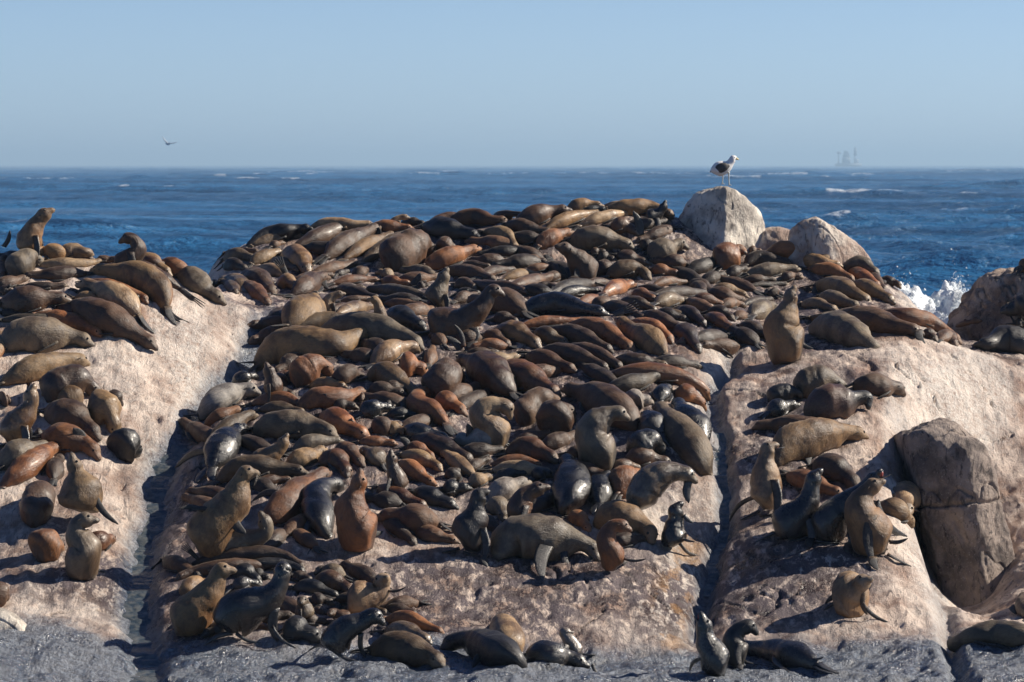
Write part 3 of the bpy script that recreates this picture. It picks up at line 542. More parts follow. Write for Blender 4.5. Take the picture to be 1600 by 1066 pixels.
('L','c',11.3,[(942.1,460.2),(959,451.7),(975.9,446.1),(994.2,443.3)],'',0,749,1.35,'chestnut seal lying, head to the right, right of the small bright orange seal',G_[1]),
('L','c',9,[(933.6,401),(950.5,403.9),(964.6,409.5)],'',0,372,0.62,None,G_[1]),
('L','k',6.2,[(922.4,395.4),(939.3,392.6),(947.7,398.2)],'',0,207,1.15,None,G_[0]),
('L','d',12.7,[(930.8,426.4),(947.7,417.9),(970.2,415.1)],'',0,687,0.62,'very dark brown seal lying, head to the right, right of the thick-necked bull',G_[1]),
('L','o',12.7,[(947.7,432),(970.2,420.7),(998.4,420.7),(1018.1,437.6)],'',0,1165,0.62,'dark olive-brown seal lying, head to the right, below the large raised ridge flipper',G_[1]),
('L','d',11.3,[(964.6,398.2),(984.3,403.9),(1018.1,412.3)],'',0,750,0.85,'dark brown seal lying, head to the right, below the large raised ridge flipper',G_[1]),
('L','c',9,[(1018.1,420.7),(1037.8,423.6),(1065.9,429.2)],'',0,519,1.00,'chestnut seal lying, head to the right, just below the pale-muzzled grey seal',G_[1]),
('L','t',6.8,[(1020.9,446.1),(1043.4,440.5),(1077.2,441.9)],'',0,431,1.35,None,G_[1]),
('L','c',7.3,[(905.5,474.2),(922.4,468.6),(939.3,463)],'bb',0,314,0.92,'small bright orange-brown seal behind the long blue-black one',G_[1]),
('L','g',9,[(925.2,479.9),(947.7,471.4),(967.4,471.4)],'',0,475,1.15,None,G_[1]),
('L','o',9,[(967.4,471.4),(998.4,474.2),(1029.3,488.3)],'',0,667,0.42,'dark olive-brown seal lying, head to the right, above and right of the rust-red seal',G_[1]),
('L','c',10.1,[(989.9,460.2),(1009.6,463),(1029.3,471.4)],'bb',0,521,0.62,'dark chestnut seal lying, head to the right, below and left of the pale-muzzled grey seal',G_[1]),
('L','t',5.1,[(995.6,448.9),(1023.7,451.7),(1051.9,457.3)],'',0,314,0.85,None,G_[1]),
('L','g',10.7,[(1023.7,474.2),(1046.2,468.6),(1080,471.4)],'',0,725,1.15,'grey-brown seal lying, head to the right, below the pale-muzzled grey seal',G_[1]),
('L','g',7.9,[(1077.2,446.1),(1094.1,448.9),(1099.7,457.3)],'',0,277,0.62,None,G_[1]),
('L','o',7.3,[(1020.9,488.3),(1051.9,491.1),(1091.3,502.4)],'',0,581,0.42,'small dark olive-brown seal lying, head to the right, below the pale-muzzled grey seal',G_[1]),
('L','d',8.4,[(1051.9,482.7),(1077.2,491.1),(1099.7,502.4)],'',0,509,0.42,'small very dark brown seal lying, head to the right, below the pale-muzzled grey seal',G_[1]),
('L','k',16.3,[(804.2,493.9),(840.7,477),(874.5,474.2),(911.1,482.7),(953.3,491.1)],'w fl:919.6,496.7,953.3,520.7,4.5 ff:961.8,491.1,998.4,477.0,6.8',0,2793,1.05,'long blue-black seal across mid plateau, flippers spread at its right end',G_[1]),
('L','g',8.4,[(770.4,499.6),(790.1,496.7),(812.6,505.2)],'',0,443,0.85,None,G_[1]),
('L','c',6.8,[(812.6,509.4),(854.8,502.4),(913.9,501)],'',0,734,1.35,'chestnut seal below and left of the long blue-black seal and left of the rust-red seal',G_[1]),
('L','o',16.3,[(776,513.6),(807,519.3),(829.5,530.5),(846.4,544.6)],'',0,1551,0.85,'olive-brown seal lying, head to the right, above and right of the sunlit golden-faced seal',G_[1]),
('L','d',11.3,[(759.1,522.1),(778.8,530.5),(798.5,541.8)],'',0,624,1.15,'dark brown seal lying, head to the right, just above the sunlit golden-faced seal',G_[1]),
('L','o',11.8,[(835.1,519.3),(857.6,524.9),(891.4,539)],'',0,847,0.42,'dark olive-brown seal lying, head to the right, below the long blue-black seal',G_[1]),
('L','d',13.5,[(857.6,513.6),(891.4,519.3),(925.2,533.3),(959,550.2)],'',0,1651,0.62,'very dark brown seal lying, head to the right, just left of the rust-red seal',G_[1]),
('L','c',15.5,[(885.8,508),(925.2,510.8),(961.8,527.7),(992.8,550.2)],'bb',0,2068,0.93,'bright rust-red seal on its side, brightest in the middle of the plateau',G_[1]),
('L','o',17.5,[(1040.6,555.9),(1018.1,533.3),(989.9,516.5),(961.8,495.3)],'',0,2048,1.12,'thick olive seal with rounded head up left, right of the rust-red one',G_[1]),
('L','c',12.7,[(984.3,502.4),(1015.3,510.8),(1037.8,522.1),(1051.9,536.2)],'',0,1139,1.35,'chestnut seal lying, head to the right, right of the rust-red seal',G_[1]),
('L','d',14.1,[(1060.3,510.8),(1077.2,527.7),(1094.1,550.2)],'',0,931,0.42,'very dark brown seal lying, head to the right, right of the rust-red seal',G_[1]),
('L','d',13.5,[(835.1,553),(874.5,550.2),(911.1,558.7),(953.3,578.4)],'b',0,1853,0.85,'dark brown seal lying, head to the right, below and left of the rust-red seal',G_[1]),
('L','d',11.8,[(877.3,544.6),(911.1,547.4),(944.9,558.7),(973,575.6)],'',0,1350,1.00,'dark brown seal lying, head to the right, just below and left of the rust-red seal',G_[1]),
('L','c',14.1,[(821,555.9),(857.6,564.3),(902.7,580.1)],'',0,1399,0.42,'dark chestnut seal lying, head to the right, right of the sunlit golden-faced seal',G_[1]),
('L','o',11.3,[(959,561.5),(995.6,564.3),(1049,572.8)],'',0,1149,0.42,'dark olive-brown seal lying, head to the right, below and right of the rust-red seal',G_[1]),
('L','t',11,[(752.4,562.5),(773.4,562.5),(791.8,561.2),(813.3,555.1)],'',0,804,0.82,'sunlit golden-faced seal resting its head to right in the centre crowd',G_[1]),
('L','t',5.8,[(728.7,552),(755,550.6),(783.9,552)],'',0,353,1.15,None,G_[1]),
('L','c',18.3,[(1123.9,417),(1135.1,400.2),(1152,391.7),(1166.1,388.9)],'bb',0,1313,1.01,"orange-flanked seal at right foot of the gull's boulder",G_[1]),
('L','d',9.9,[(1163.3,414.2),(1183,403),(1213.9,407.2),(1242.1,414.2)],'',0,914,0.42,'very dark brown seal lying, head to the right, right of the orange-flanked seal',G_[1]),
('L','t',6.2,[(1168.9,388.9),(1194.2,391.7)],'',0,196,1.35,None,G_[1]),
('L','c',13.5,[(1194.2,388.9),(1222.4,388.9),(1253.3,400.2),(1278.7,411.4)],'',0,1383,1.15,'chestnut seal lying, head to the right, left of the bare right-hand boulder',G_[1]),
('L','d',5.6,[(1213.9,404.4),(1236.5,407.2),(1256.2,412.8)],'',0,275,0.85,None,G_[1]),
('L','o',9,[(1253.3,388.9),(1284.3,390.3),(1318.1,403)],'',0,686,1.35,'olive-brown seal lying, head to the right, just below and left of the bare right-hand boulder',G_[1]),
('L','t',10.7,[(1278.7,405.8),(1301.2,405.8),(1323.7,417)],'',0,624,1.15,'tan seal lying, head to the right, just below the bare right-hand boulder',G_[1]),
('L','g',10.7,[(1318.1,400.2),(1346.2,411.4),(1374.4,428.3)],'',0,790,0.83,'grey seal sloping down below the pale right-hand boulder, nose right',G_[1]),
('L','o',8.4,[(1135.1,431.1),(1152,422.7),(1171.7,419.9)],'',0,399,0.42,None,G_[1]),
('L','g',9.9,[(1166.1,428.3),(1197,422.7),(1225.2,419.9),(1253.3,421.3)],'',0,963,1.35,'grey-brown seal lying, head to the right, right of the orange-flanked seal',G_[1]),
('L','c',9.6,[(1261.8,419.9),(1298.4,422.7),(1337.8,439.6)],'',0,853,1.15,'chestnut seal lying, head to the right, just above and left of the hanging blue-black flipper',G_[1]),
('L','c',9.6,[(1326.5,422.7),(1351.9,433.9),(1374.4,448)],'',0,611,1.15,'chestnut seal lying, head to the right, above and right of the hanging blue-black flipper',G_[1]),
('L','d',6.2,[(1335,419.9),(1365.9,433.9),(1382.8,453.6)],'',0,409,0.85,None,G_[1]),
('L','d',5.6,[(1375.8,435.3),(1399.7,442.4),(1408.2,449.4)],'',0,234,0.86,'dark seal slipping over the right edge toward the white foam',G_[1]),
('L','t',9,[(1098.5,442.4),(1115.4,433.9),(1135.1,428.3)],'',0,436,0.42,None,G_[1]),
('L','o',9,[(1109.8,453.6),(1140.7,453.6),(1171.7,464.9)],'',0,657,1.00,'olive-brown seal lying, head to the right, below the orange-flanked seal',G_[1]),
('L','d',6.2,[(1157.6,439.6),(1183,436.7),(1213.9,436.7)],'',0,388,1.15,None,G_[1]),
('L','t',7,[(1219.6,436.7),(1239.3,431.1),(1256.2,433.9)],'',0,314,1.35,None,G_[1]),
('L','t',4.2,[(1157.6,449.4),(1197,445.2),(1233.6,443.8)],'',0,340,0.42,None,G_[1]),
('L','o',7.3,[(1213.9,462.1),(1202.7,456.5),(1194.2,455)],'v',0,208,0.85,None,G_[1]),
('L','o',15.5,[(1273,445.2),(1301.2,445.2),(1332.2,456.5),(1365.9,479)],'fl:1281.5,445.2,1273.0,467.7,7.3',0,1814,0.89,'olive seal with blue-black flipper hanging at its left shoulder, right plateau',G_[1]),
('L','o',14.1,[(1326.5,448),(1360.3,453.6),(1399.7,473.3)],'',0,1300,1.00,'olive-brown seal lying, head to the right, right of the hanging blue-black flipper',G_[1]),
('L','g',10.7,[(1281.5,462.1),(1306.8,467.7),(1343.4,479)],'',0,801,1.00,'grey-brown seal lying, head to the right, just below and left of the hanging blue-black flipper',G_[1]),
('U','o',29.3,[(1253.5,537.6),(1231,529.2),(1221.1,510.9),(1227.6,492.6),(1233.8,472.9),(1236.6,459.4),(1245.6,447.6)],'nf fl:1253.5,537.6,1269.8,544.7,3.7',0,4180,0.95,'large upright olive seal on right outcrop, head turned back and up',G_[1]),
('L','g',14.1,[(1174.5,493),(1191.4,481.8),(1211.1,479)],'',0,764,1.35,'grey-brown seal lying, head to the right, left of the large upright right seal',G_[1]),
('L','g',6.2,[(1160.5,476.2),(1183,470.5),(1208.3,467.7)],'',0,340,0.42,None,G_[1]),
('L','t',8.4,[(1253.3,476.2),(1281.5,476.2),(1306.8,484.6)],'',0,535,0.62,'small brown seal lying, head to the right, below and left of the hanging blue-black flipper',G_[1]),
('L','g',9.6,[(1036.6,470.5),(1056.3,467.7),(1081.6,470.5)],'v',0,526,0.85,'grey-brown seal lying, facing viewer, below the pale-muzzled grey seal',G_[1]),
('L','c',8.4,[(1081.6,470.5),(1104.2,467.7),(1135.1,479)],'',0,541,0.62,'small dark chestnut seal lying, head to the right, below and left of the orange-flanked seal',G_[1]),
('L','o',8.4,[(1076,442.4),(1095.7,445.2),(1112.6,459.3)],'',0,425,0.62,None,G_[1]),
('L','c',7.3,[(1126.7,479),(1146.4,473.3),(1166.1,479)],'',0,354,1.15,None,G_[1]),
('L','g',8.4,[(1104.2,487.4),(1126.7,487.4),(1149.2,501.5)],'',0,486,0.85,None,G_[1]),
('L','d',10.7,[(1056.3,487.4),(1078.8,490.2),(1104.2,509.9)],'',0,701,0.62,'very dark brown seal lying, head to the right, below the pale-muzzled grey seal',G_[1]),
('L','c',11.3,[(1104.2,493),(1126.7,504.3),(1149.2,518.4)],'',0,709,0.62,'dark chestnut seal lying, head to the right, below the orange-flanked seal',G_[1]),
('L','d',8.4,[(1025.3,487.4),(1050.7,493),(1078.8,501.5)],'',0,539,0.42,'very dark brown seal below the pale-muzzled grey seal and right of the rust-red seal',G_[1]),
('L','d',11.8,[(1000,490.2),(1033.8,501.5),(1078.8,520.1)],'',0,1137,0.85,'dark brown seal lying, head to the right, right of the rust-red seal',G_[1]),
('L','g',8.4,[(1149.2,495.9),(1168.9,493)],'',0,239,1.35,None,G_[1]),
('L','o',6.2,[(1152,515.6),(1174.5,509.9),(1197,501.5)],'',0,331,0.85,None,G_[1]),
('L','d',20.3,[(1292.9,492.6),(1326.7,499.6),(1368.9,503.9),(1411.1,512.3),(1444.9,520.7)],'b fl:1380.2,534.8,1433.6,537.6,2.8 fl:1436.5,515.1,1444.9,537.6,6.8',0,3548,1.35,'long reddish-brown seal lying on the right outcrop behind the pale sloping one',G_[1]),
('L','c',13.5,[(1371.7,488.4),(1419.6,495.4),(1459,506.7),(1504,537.6)],'',0,2128,0.81,'chestnut seal curling over the rim at far right of the right outcrop crowd',G_[1]),
('L','c',8.4,[(1442.1,520.7),(1453.3,523.6),(1464.6,533.4)],'',0,295,0.62,None,G_[1]),
('L','c',10.7,[(1467.4,532),(1481.5,526.4),(1494.2,540.5)],'',0,480,1.00,None,G_[1]),
('L','g',22,[(1264.7,512.3),(1292.9,506.7),(1326.7,517.9),(1357.6,537.6),(1384.4,567.2)],'nf fl:1298.5,532.0,1290.1,560.2,7.9',0,3576,1.35,'pale grey-olive seal lying head down the rock beside the large upright seal',G_[1]),
('L','o',9,[(1264.7,495.4),(1307,495.4),(1340.7,512.3),(1371.7,533.4)],'',0,1140,0.85,'olive-brown seal lying, head to the right, just above the pale downhill seal',G_[1]),
('L','t',7.9,[(1253.5,472.9),(1284.4,478.5),(1309.8,484.2)],'',0,515,1.35,'small tan seal lying, head to the right, below and left of the hanging blue-black flipper',G_[1]),
('L','g',23.1,[(1245,605.2),(1270.4,596.7),(1298.5,593.9),(1326.7,602.4)],'ball',0,2483,1.01,'smooth rounded grey back at top of right-hand group, half in shade',G_[5]),
('L','d',17.5,[(1332.3,599.6),(1368.9,602.4),(1397,605.2),(1415.3,616.5)],'',0,1813,0.99,'dark seal resting behind group on right outcrop, blunt end to right',G_[5]),
('L','k',25.9,[(1256.3,644.6),(1290.1,630.5),(1326.7,624.9),(1352,622.1),(1360.5,639)],'bb nf fl:1323.9,627.7,1326.7,641.8,6.2',0,3727,1.01,'black curled seal with rusty belly patch on the right outcrop',G_[5]),
('L','k',14.6,[(1200,619.3),(1222.5,613.6),(1245,613.6),(1253.5,619.3)],'ball',0,1033,1.08,'black rounded seal at left of right-hand group, beside rusty-bellied one',G_[5]),
('L','k',14.6,[(1200,644.6),(1222.5,636.2),(1250.7,630.5)],'w',0,987,1.00,'wet blackish seal lying, head to the right, left of the rusty-bellied black seal',G_[5]),
('L','k',15.5,[(1616.6,478.5),(1599.7,478.5),(1582.8,484.2),(1562.3,486.4)],'nf',0,1097,1.07,'black seal head at right edge in front of the far right boulder',G_[1]),
('L','k',21.1,[(1622.2,543.3),(1594.1,534.8),(1565.9,532),(1543.4,537.6),(1520.1,537.6)],'nf',0,2645,1.35,'big dark seal with paler head lying left at right edge of the dark ledge',G_[1]),
('L','t',7,[(1585.6,505.3),(1608.2,503.9)],'',0,209,0.42,None,G_[1]),
('L','d',8.4,[(1595.5,413.8),(1616.6,408.1)],'',0,256,0.83,'dark seal on top of the far right boulder at frame edge',G_[1]),
('L','d',3.9,[(1492.8,510.9),(1512.5,503.9),(1535,499.6)],'nf',0,188,0.96,'flat dark brown seal along foot of the far right boulder',G_[1]),
('L','d',12.7,[(1300.1,664.1),(1255.1,662.7),(1215.7,662.7),(1193.2,664.1),(1173.5,669.8)],'',0,1775,1.35,'dark seal lying head left above the brown side-on seal, right outcrop',G_[5]),
('L','o',25.9,[(1212.9,726.1),(1232.6,695.1),(1269.2,681),(1303,675.4),(1328.3,675.4),(1357.8,682.4)],'b nf fl:1272.0,712.0,1263.5,726.1,7.3',0,4965,0.95,'brown seal with chestnut flank, muzzle stretched right on bare rock',G_[5]),
('U','t',25.9,[(1186.1,785.2),(1196,762.7),(1196.6,734.5),(1197.4,712),(1203,697.9),(1216.3,691.7)],'j fl:1179.1,773.9,1139.7,814.7,3.9',0,3393,0.95,'tan seal sitting up with open mouth, head turned right',G_[5]),
('U','k',23.9,[(1210.1,821.8),(1238.2,807.7),(1260.7,788),(1267.8,762.7),(1273.4,743),(1283.3,731.1)],'w',0,3529,0.91,'wet black-bodied seal with olive head raised, left of the yawning pair',G_[5]),
('L','d',19.7,[(1272,726.1),(1300.1,728.9),(1325.5,745.8),(1342.4,762.7)],'',0,2017,0.62,'big very dark brown seal lying, head to the right, below the rusty-bellied black seal',G_[5]),
('L','c',15.5,[(1229.8,740.1),(1260.7,751.4),(1294.5,765.5),(1322.7,773.9)],'',0,1771,0.85,'chestnut seal lying, head to the right, right of the open-mouthed tan seal',G_[5]),
('U','k',23.9,[(1272,824.6),(1300.1,804.9),(1333.9,782.4),(1359.2,757),(1370.5,743),(1374.7,731.7)],'w j dz:-0.3 fl:1381.8,799.2,1416.9,838.7,7.3',0,3941,1.04,'shiny blue-black seal with open red mouth behind the tan-chested seal',G_[5]),
('U','o',30.4,[(1387.4,841.5),(1362.1,824.6),(1345.2,799.2),(1349.4,773.9),(1363.5,759.8),(1382.3,748)],'fl:1390.2,849.9,1418.4,841.5,3.4',0,4837,0.96,'tan-throated seal sitting in front of the blue-black yawning seal, nose up right',G_[5]),
('L','o',16.9,[(1376.1,785.2),(1401.5,799.2),(1426.8,821.8)],'',0,1348,0.85,'olive seal lying head down beside the curled brown sleeper, right outcrop',G_[5]),
('L','t',20.3,[(1429.6,772.5),(1419.8,773.9),(1412.7,783.8),(1415.5,799.2)],'v',0,1175,0.88,'tan brown sleeper with face tucked down at right rim of outcrop',G_[5]),
('U','t',29.9,[(1316.1,929.4),(1323.3,925.1),(1331.9,920.8),(1340.5,916.5),(1350.5,907.9),(1362,902.1)],'dz:-0.5 nf fl:1353.4,932.3,1355.4,961.0,4.6 fl:1354.8,958.1,1389.3,973.0,3.4 fl:1317.5,932.3,1288.8,943.7,4.6 fl:1320.4,946.6,1287.4,953.8,3.4',0,2495,0.80,'lone young brown seal standing on open rock, lower right',G_[4]),
('L','g',18.7,[(1642,1001.2),(1600,992.6),(1561.6,989.7),(1527.1,992.6),(1498.4,1002.6),(1486.3,1010.4)],'fl:1558.7,1004.0,1581.7,1017.0,5.7',0,3349,0.85,'dark grey seal lying nose left at the bottom right edge',G_[4]),
('L','d',11.5,[(1613.2,966.7),(1600,946.6),(1598.9,929.4)],'',0,606,0.83,'brown seal cut off by right frame edge above the dark grey one',G_[4]),
('U','k',22,[(1135,1037.5),(1122.5,1030),(1107.5,1010),(1101.2,990),(1100,972.5),(1097.5,955.5)],'w j nf fl:1090.0,1035.0,1077.5,1048.8,3.5',0,2580,1.10,'wet black seal at bottom with nose and open mouth pointing straight up',G_[4]),
('U','k',21,[(1165,1021.2),(1150,1012.5),(1147.5,997.5),(1157.5,983.8),(1172.5,980),(1186.2,990)],'',0,2162,0.88,'black seal bent double with head tucked down, bottom right pair',G_[4]),
('L','k',18.8,[(1280,1040),(1250,1025),(1220,1020),(1187.5,1012.5),(1150,1013.8)],'w fl:1215.0,1025.0,1232.5,1050.0,7.0 fl:1275.0,1027.5,1287.5,1026.2,1.8',0,2880,1.35,'wet black seal lying head left in front of the bent-double seal',G_[4]),
('L','o',21.2,[(577.5,1015),(612.5,1010),(650,1017.5),(675,1027.5),(693,1033.8)],'v',0,2993,0.42,'brown seal lying along the bottom ledge, sleepy face at its right end',G_[2]),
('L','g',13.8,[(600,985),(630,985),(657.5,995),(675,1005)],'w',0,1281,1.35,'wet grey-brown seal lying, head to the right, left of the large black bull',G_[2]),
('L','c',10,[(600,967.5),(632.5,965),(665,977.5),(695,990)],'',0,1099,1.35,'chestnut seal lying, head to the right, left of the large black bull',G_[2]),
('L','k',7,[(600,952.5),(627.5,952.5),(655,962.5)],'',0,446,1.15,None,G_[2]),
('L','k',24.5,[(822.5,1045),(800,1022.5),(772.5,1012.5),(740,1000),(710,1002.5),(686.2,1015)],'nf fl:760.0,1025.0,738.8,1042.5,6.5',0,4346,1.10,'large black bull on bottom ledge, humped back, head low to left',G_[2]),
('L','t',22,[(800,1012.5),(792.5,992.5),(785,977.5),(780,967.5)],'ball',0,1569,1.10,'pale grey-tan rounded back behind the large black bull, bottom centre',G_[2]),
('L','k',18.8,[(825,1020),(855,1022.5),(887.5,1027.5),(922.5,1040)],'w fl:927.5,1035.0,940.0,1058.8,3.0 fl:845.0,1032.5,852.5,1040.0,3.0',0,2229,1.15,'wet black seal lying right of the large black bull, bottom centre',G_[2]),
('U','s',12,[(906.2,1020),(896.2,1010),(887.5,997.5),(880,987.5),(896.2,990)],'w',0,843,0.87,'small sleek head with silver neck peering over the wet black seal',G_[2]),
('L','g',31,[(776.6,875.3),(796.3,841.2),(835.7,835.9),(875.1,841.2),(904,846.4),(925,857),(936.1,874)],'nf fl:862.0,843.8,847.6,906.8,12.1 fl:881.7,859.6,889.6,892.4,6.8',0,6912,1.04,'grey-olive seal walking right on its flippers with head lowered, lower centre',G_[6]),
('U','k',25.7,[(720.2,843.8),(730.7,828.1),(741.2,809.7),(745.1,788.7),(750.4,771.6),(764.3,764.5)],'fl:728.1,849.1,762.2,843.8,3.7',0,3106,1.09,'wet dark seal sitting with tan chest, head up right, above bare rock',G_[6]),
('L','d',22.1,[(688.7,817.6),(651.9,812.3),(620.4,807.1),(583.1,807.6)],'',0,2834,1.35,'dark grey-brown seal lying head left at front of the crowd',G_[6]),
('L','c',13.7,[(591.5,759.8),(617.8,772.9),(644,783.4),(670.3,793.9)],'',0,1360,0.42,'dark chestnut seal lying, head to the right, below the narrow upturned nose',G_[6]),
('L','k',15.8,[(646.7,767.7),(678.2,778.2),(717.6,793.9)],'',0,1440,1.00,'blackish seal lying, head to the right, left of the tan-chested wet seal',G_[6]),
('L','g',14.4,[(770.1,786.1),(783.2,796.6),(788.5,814.9)],'',0,726,1.15,'grey-brown seal lying, head pointing down, right of the tan-chested wet seal',G_[6]),
('L','k',25.7,[(872.5,807.1),(885.6,786.1),(894.8,759.8),(890.9,736.2),(885.6,720.4),(872.5,716.5)],'w',0,3413,1.09,'wet shaggy black-grey seal stretched upward with ridged fur, centre right',G_[6]),
('L','s',16.8,[(770.1,783.4),(791.1,762.4),(830.5,751.9)],'',0,1467,1.15,'silver-grey seal lying, head to the right, above and right of the tan-chested wet seal',G_[6]),
('U','d',20,[(822.6,809.7),(812.1,796.6),(820,775.5),(838.4,765),(859.4,757.7)],'',0,2050,0.85,'big dark brown seal sitting, head pointing up, below and left of the wet shaggy seal',G_[6]),
('L','k',11,[(833.1,749.3),(848.9,738.8),(865.9,746.7)],'',0,538,0.62,'black seal lying, head to the right, just left of the wet shaggy seal',G_[6]),
('L','t',9.2,[(767.5,736.2),(796.3,730.9),(833.1,733.5),(865.9,738.8)],'',0,998,1.15,'tan seal lying, head to the right, left of the wet shaggy seal',G_[6]),
('L','k',7.9,[(772.7,749.3),(796.3,741.4),(827.9,738.8)],'',0,508,0.42,'small black seal lying, head to the right, below and right of the silvery wrinkled seal',G_[6]),
('L','t',10.5,[(733.3,757.2),(751.7,749.3),(770.1,744)],'',0,522,0.85,'tan seal lying, head to the right, above the tan-chested wet seal',G_[6]),
('L','k',10,[(707.1,749.3),(709.7,738.8),(722.8,736.2)],'',0,341,0.85,None,G_[6]),
('L','k',13.1,[(691.3,762.4),(717.6,762.4),(738.6,762.4)],'',0,793,0.85,'blackish seal lying, head to the right, above and left of the tan-chested wet seal',G_[6]),
('L','o',11,[(625.7,709.9),(651.9,715.1),(675.5,723),(691.3,736.2)],'',0,918,1.35,'olive-brown seal lying, head to the right, right of the narrow upturned nose',G_[6]),
('L','c',13.1,[(625.7,720.4),(646.7,736.2),(665,749.3),(683.4,757.2)],'',0,1076,1.35,'chestnut seal lying, head to the right, right of the narrow upturned nose',G_[6]),
('U','d',15.2,[(630.9,762.4),(620.4,746.7),(613.8,730.9),(612,716.5),(612.5,702)],'',0,1222,0.84,'dark brown seal in the crowd pointing its narrow nose straight up',G_[6]),
('L','g',14.4,[(599.4,725.7),(581,709.9),(562.6,702)],'',0,848,1.15,'grey-brown seal lying, head to the left, above and left of the narrow upturned nose',G_[6]),
('L','t',11,[(741.2,741.4),(717.6,725.7),(701.8,712.5),(688.7,705.2)],'',0,827,0.84,'tan seal with slim smooth neck leaning up left in front crowd',G_[6]),
('L','d',15.8,[(641.4,686.3),(678.2,694.1),(712.3,707.3),(741.2,723)],'b',0,1935,0.42,'very dark brown seal lying, head to the right, left of the silvery wrinkled seal',G_[6]),
('L','c',9.2,[(633.5,699.4),(659.8,704.6),(680.8,717.8)],'fl:638.8,696.8,625.7,683.6,5.8',0,559,0.85,'chestnut seal lying with raised flipper, above and right of the narrow upturned nose',G_[6]),
('L','c',7.4,[(560,691.5),(591.5,690.2),(623,694.1)],'',0,519,1.15,'small chestnut seal lying, head to the right, above and left of the narrow upturned nose',G_[6]),
('L','s',17.9,[(783.2,688.9),(754.3,686.3),(728.1,688.9),(709.7,678.4)],'w fl:733.3,683.6,730.7,662.6,6.8',0,1685,1.10,'silvery wrinkled wet seal twisting on the rock with black flipper raised',G_[6]),
('L','k',14.7,[(628.3,670.5),(651.9,675.8),(678.2,681),(707.1,688.9)],'w',0,1407,0.85,'wet blackish seal lying, head to the right, above and right of the narrow upturned nose',G_[6]),
('L','c',15.8,[(788.5,709.9),(817.4,699.4),(848.9,707.3),(875.1,723)],'',0,1726,0.42,'dark chestnut seal lying, head to the right, above and left of the wet shaggy seal',G_[6]),
('L','c',8.4,[(764.8,728.3),(796.3,720.4),(822.6,720.4),(851.5,730.9)],'fl:796.3,720.4,822.6,716.5,4.2',0,823,0.85,'small chestnut seal lying with raised flipper, below and right of the silvery wrinkled seal',G_[6]),
('L','d',8.4,[(730.7,736.2),(743.8,725.7),(767.5,715.1)],'',0,430,1.15,None,G_[6]),
('U','o',33.6,[(306,849.1),(323,828.1),(349.3,804.4),(369,778.2),(374.2,757.2),(383.4,740.1),(406,736.7)],'nf fl:304.6,783.4,279.7,795.2,4.2 fl:320.4,788.7,294.1,799.2,3.7 fl:372.9,820.2,383.4,833.3,7.9',0,6478,1.03,'large rim-lit olive seal sitting up at left of crowd, looking right',G_[6]),
('U','g',20,[(325.7,857),(365,847.8),(396.6,841.2),(414.9,830.7),(413.6,814.9),(403.1,800.5)],'nf fl:365.0,841.2,319.1,859.6,6.8',0,2941,1.02,'grey seal with nose up, sitting below the large rim-lit olive one',G_[6]),
('L','c',24.2,[(407.1,817.6),(430.7,801.8),(457,780.8),(478,762.4),(496.3,746.7),(516,735.6)],'b nf fl:430.7,762.4,393.9,783.4,5.3 fl:430.7,825.4,459.6,817.6,2.6',0,3886,0.62,'chestnut seal lying on its side with pink belly patch, dark flipper outstretched',G_[6]),
('L','k',23.1,[(516,854.3),(509.5,838.6),(501.6,812.3),(492.4,786.1),(502.9,762.4),(522.6,757.2),(537,769)],'w nf fl:512.1,859.6,480.6,866.1,3.7 fl:522.6,858.3,563.3,864.8,3.7 fl:478.0,817.6,479.3,841.2,5.8',0,3703,0.85,'black seal seen from behind, tail flippers splayed on bare rock',G_[6]),
('U','c',29.4,[(585.6,830.7),(556.7,817.6),(550.2,791.3),(556.7,767.7),(562,749.3),(565.9,732.2)],'nf fl:572.5,817.6,598.8,830.7,5.3',0,4394,0.95,'big chestnut seal sitting upright with pink nose tipped up to sky',G_[6]),
('U','o',16.3,[(396.6,720.4),(422.8,712.5),(438.6,699.4),(443.8,687.6),(447.8,676.3)],'',0,1450,0.86,'olive seal with sleek face lifted straight up, upper left of front crowd',G_[6]),
('L','o',15.8,[(336.2,754.5),(365,733.5),(404.4,728.3),(443.8,733.5),(483.2,738.8)],'',0,2689,0.42,'dark olive-brown seal lying, head to the right, below and left of the sleek lifted face',G_[6]),
('L','o',14.4,[(449.1,728.3),(470.1,717.8),(491.1,709.9),(510,699.4)],'',0,1184,1.35,'olive-brown seal lying, head to the right, below the big blue-grey seal',G_[6]),
('L','g',11,[(457,704.6),(483.2,691.5),(512.1,688.9),(538.4,688.9)],'',0,1055,1.15,'grey-brown seal lying, head to the right, below and right of the big blue-grey seal',G_[6]),
('L','c',15.8,[(496.3,725.7),(522.6,715.1),(538.4,730.9),(543.6,746.7)],'fl:517.4,709.9,525.2,736.2,7.4',0,1309,0.42,'dark chestnut seal lying with raised flipper, above and left of the chestnut nose-up seal',G_[6]),
('L','d',15.8,[(527.9,702),(548.9,709.9),(569.9,728.3)],'',0,1042,1.35,'dark brown seal lying, head to the right, above the chestnut nose-up seal',G_[6]),
('L','k',22.3,[(329.1,732.2),(340.9,711.2),(354.1,690.2),(369.8,674.4),(383,661.3)],'w fl:333.1,703.3,272.6,732.2,5.8',0,2503,0.82,'wet dark seal with silvery ruffled back fur, left rim by the gully',G_[6]),
('L','d',7.4,[(396.6,757.2),(428.1,750.6),(459.6,749.3)],'',0,523,1.35,'small dark brown seal lying, head to the right, below the sleek lifted face',G_[6]),
('L','d',10,[(299.4,880.6),(338.8,870.1),(391.3,864.8),(443.8,867.5),(478,891.1)],'ff:307.3,870.1,284.9,849.6,4.7',0,1972,0.62,'long seal lying nose right with splayed striped hind flippers raised at its left end',G_[2]),
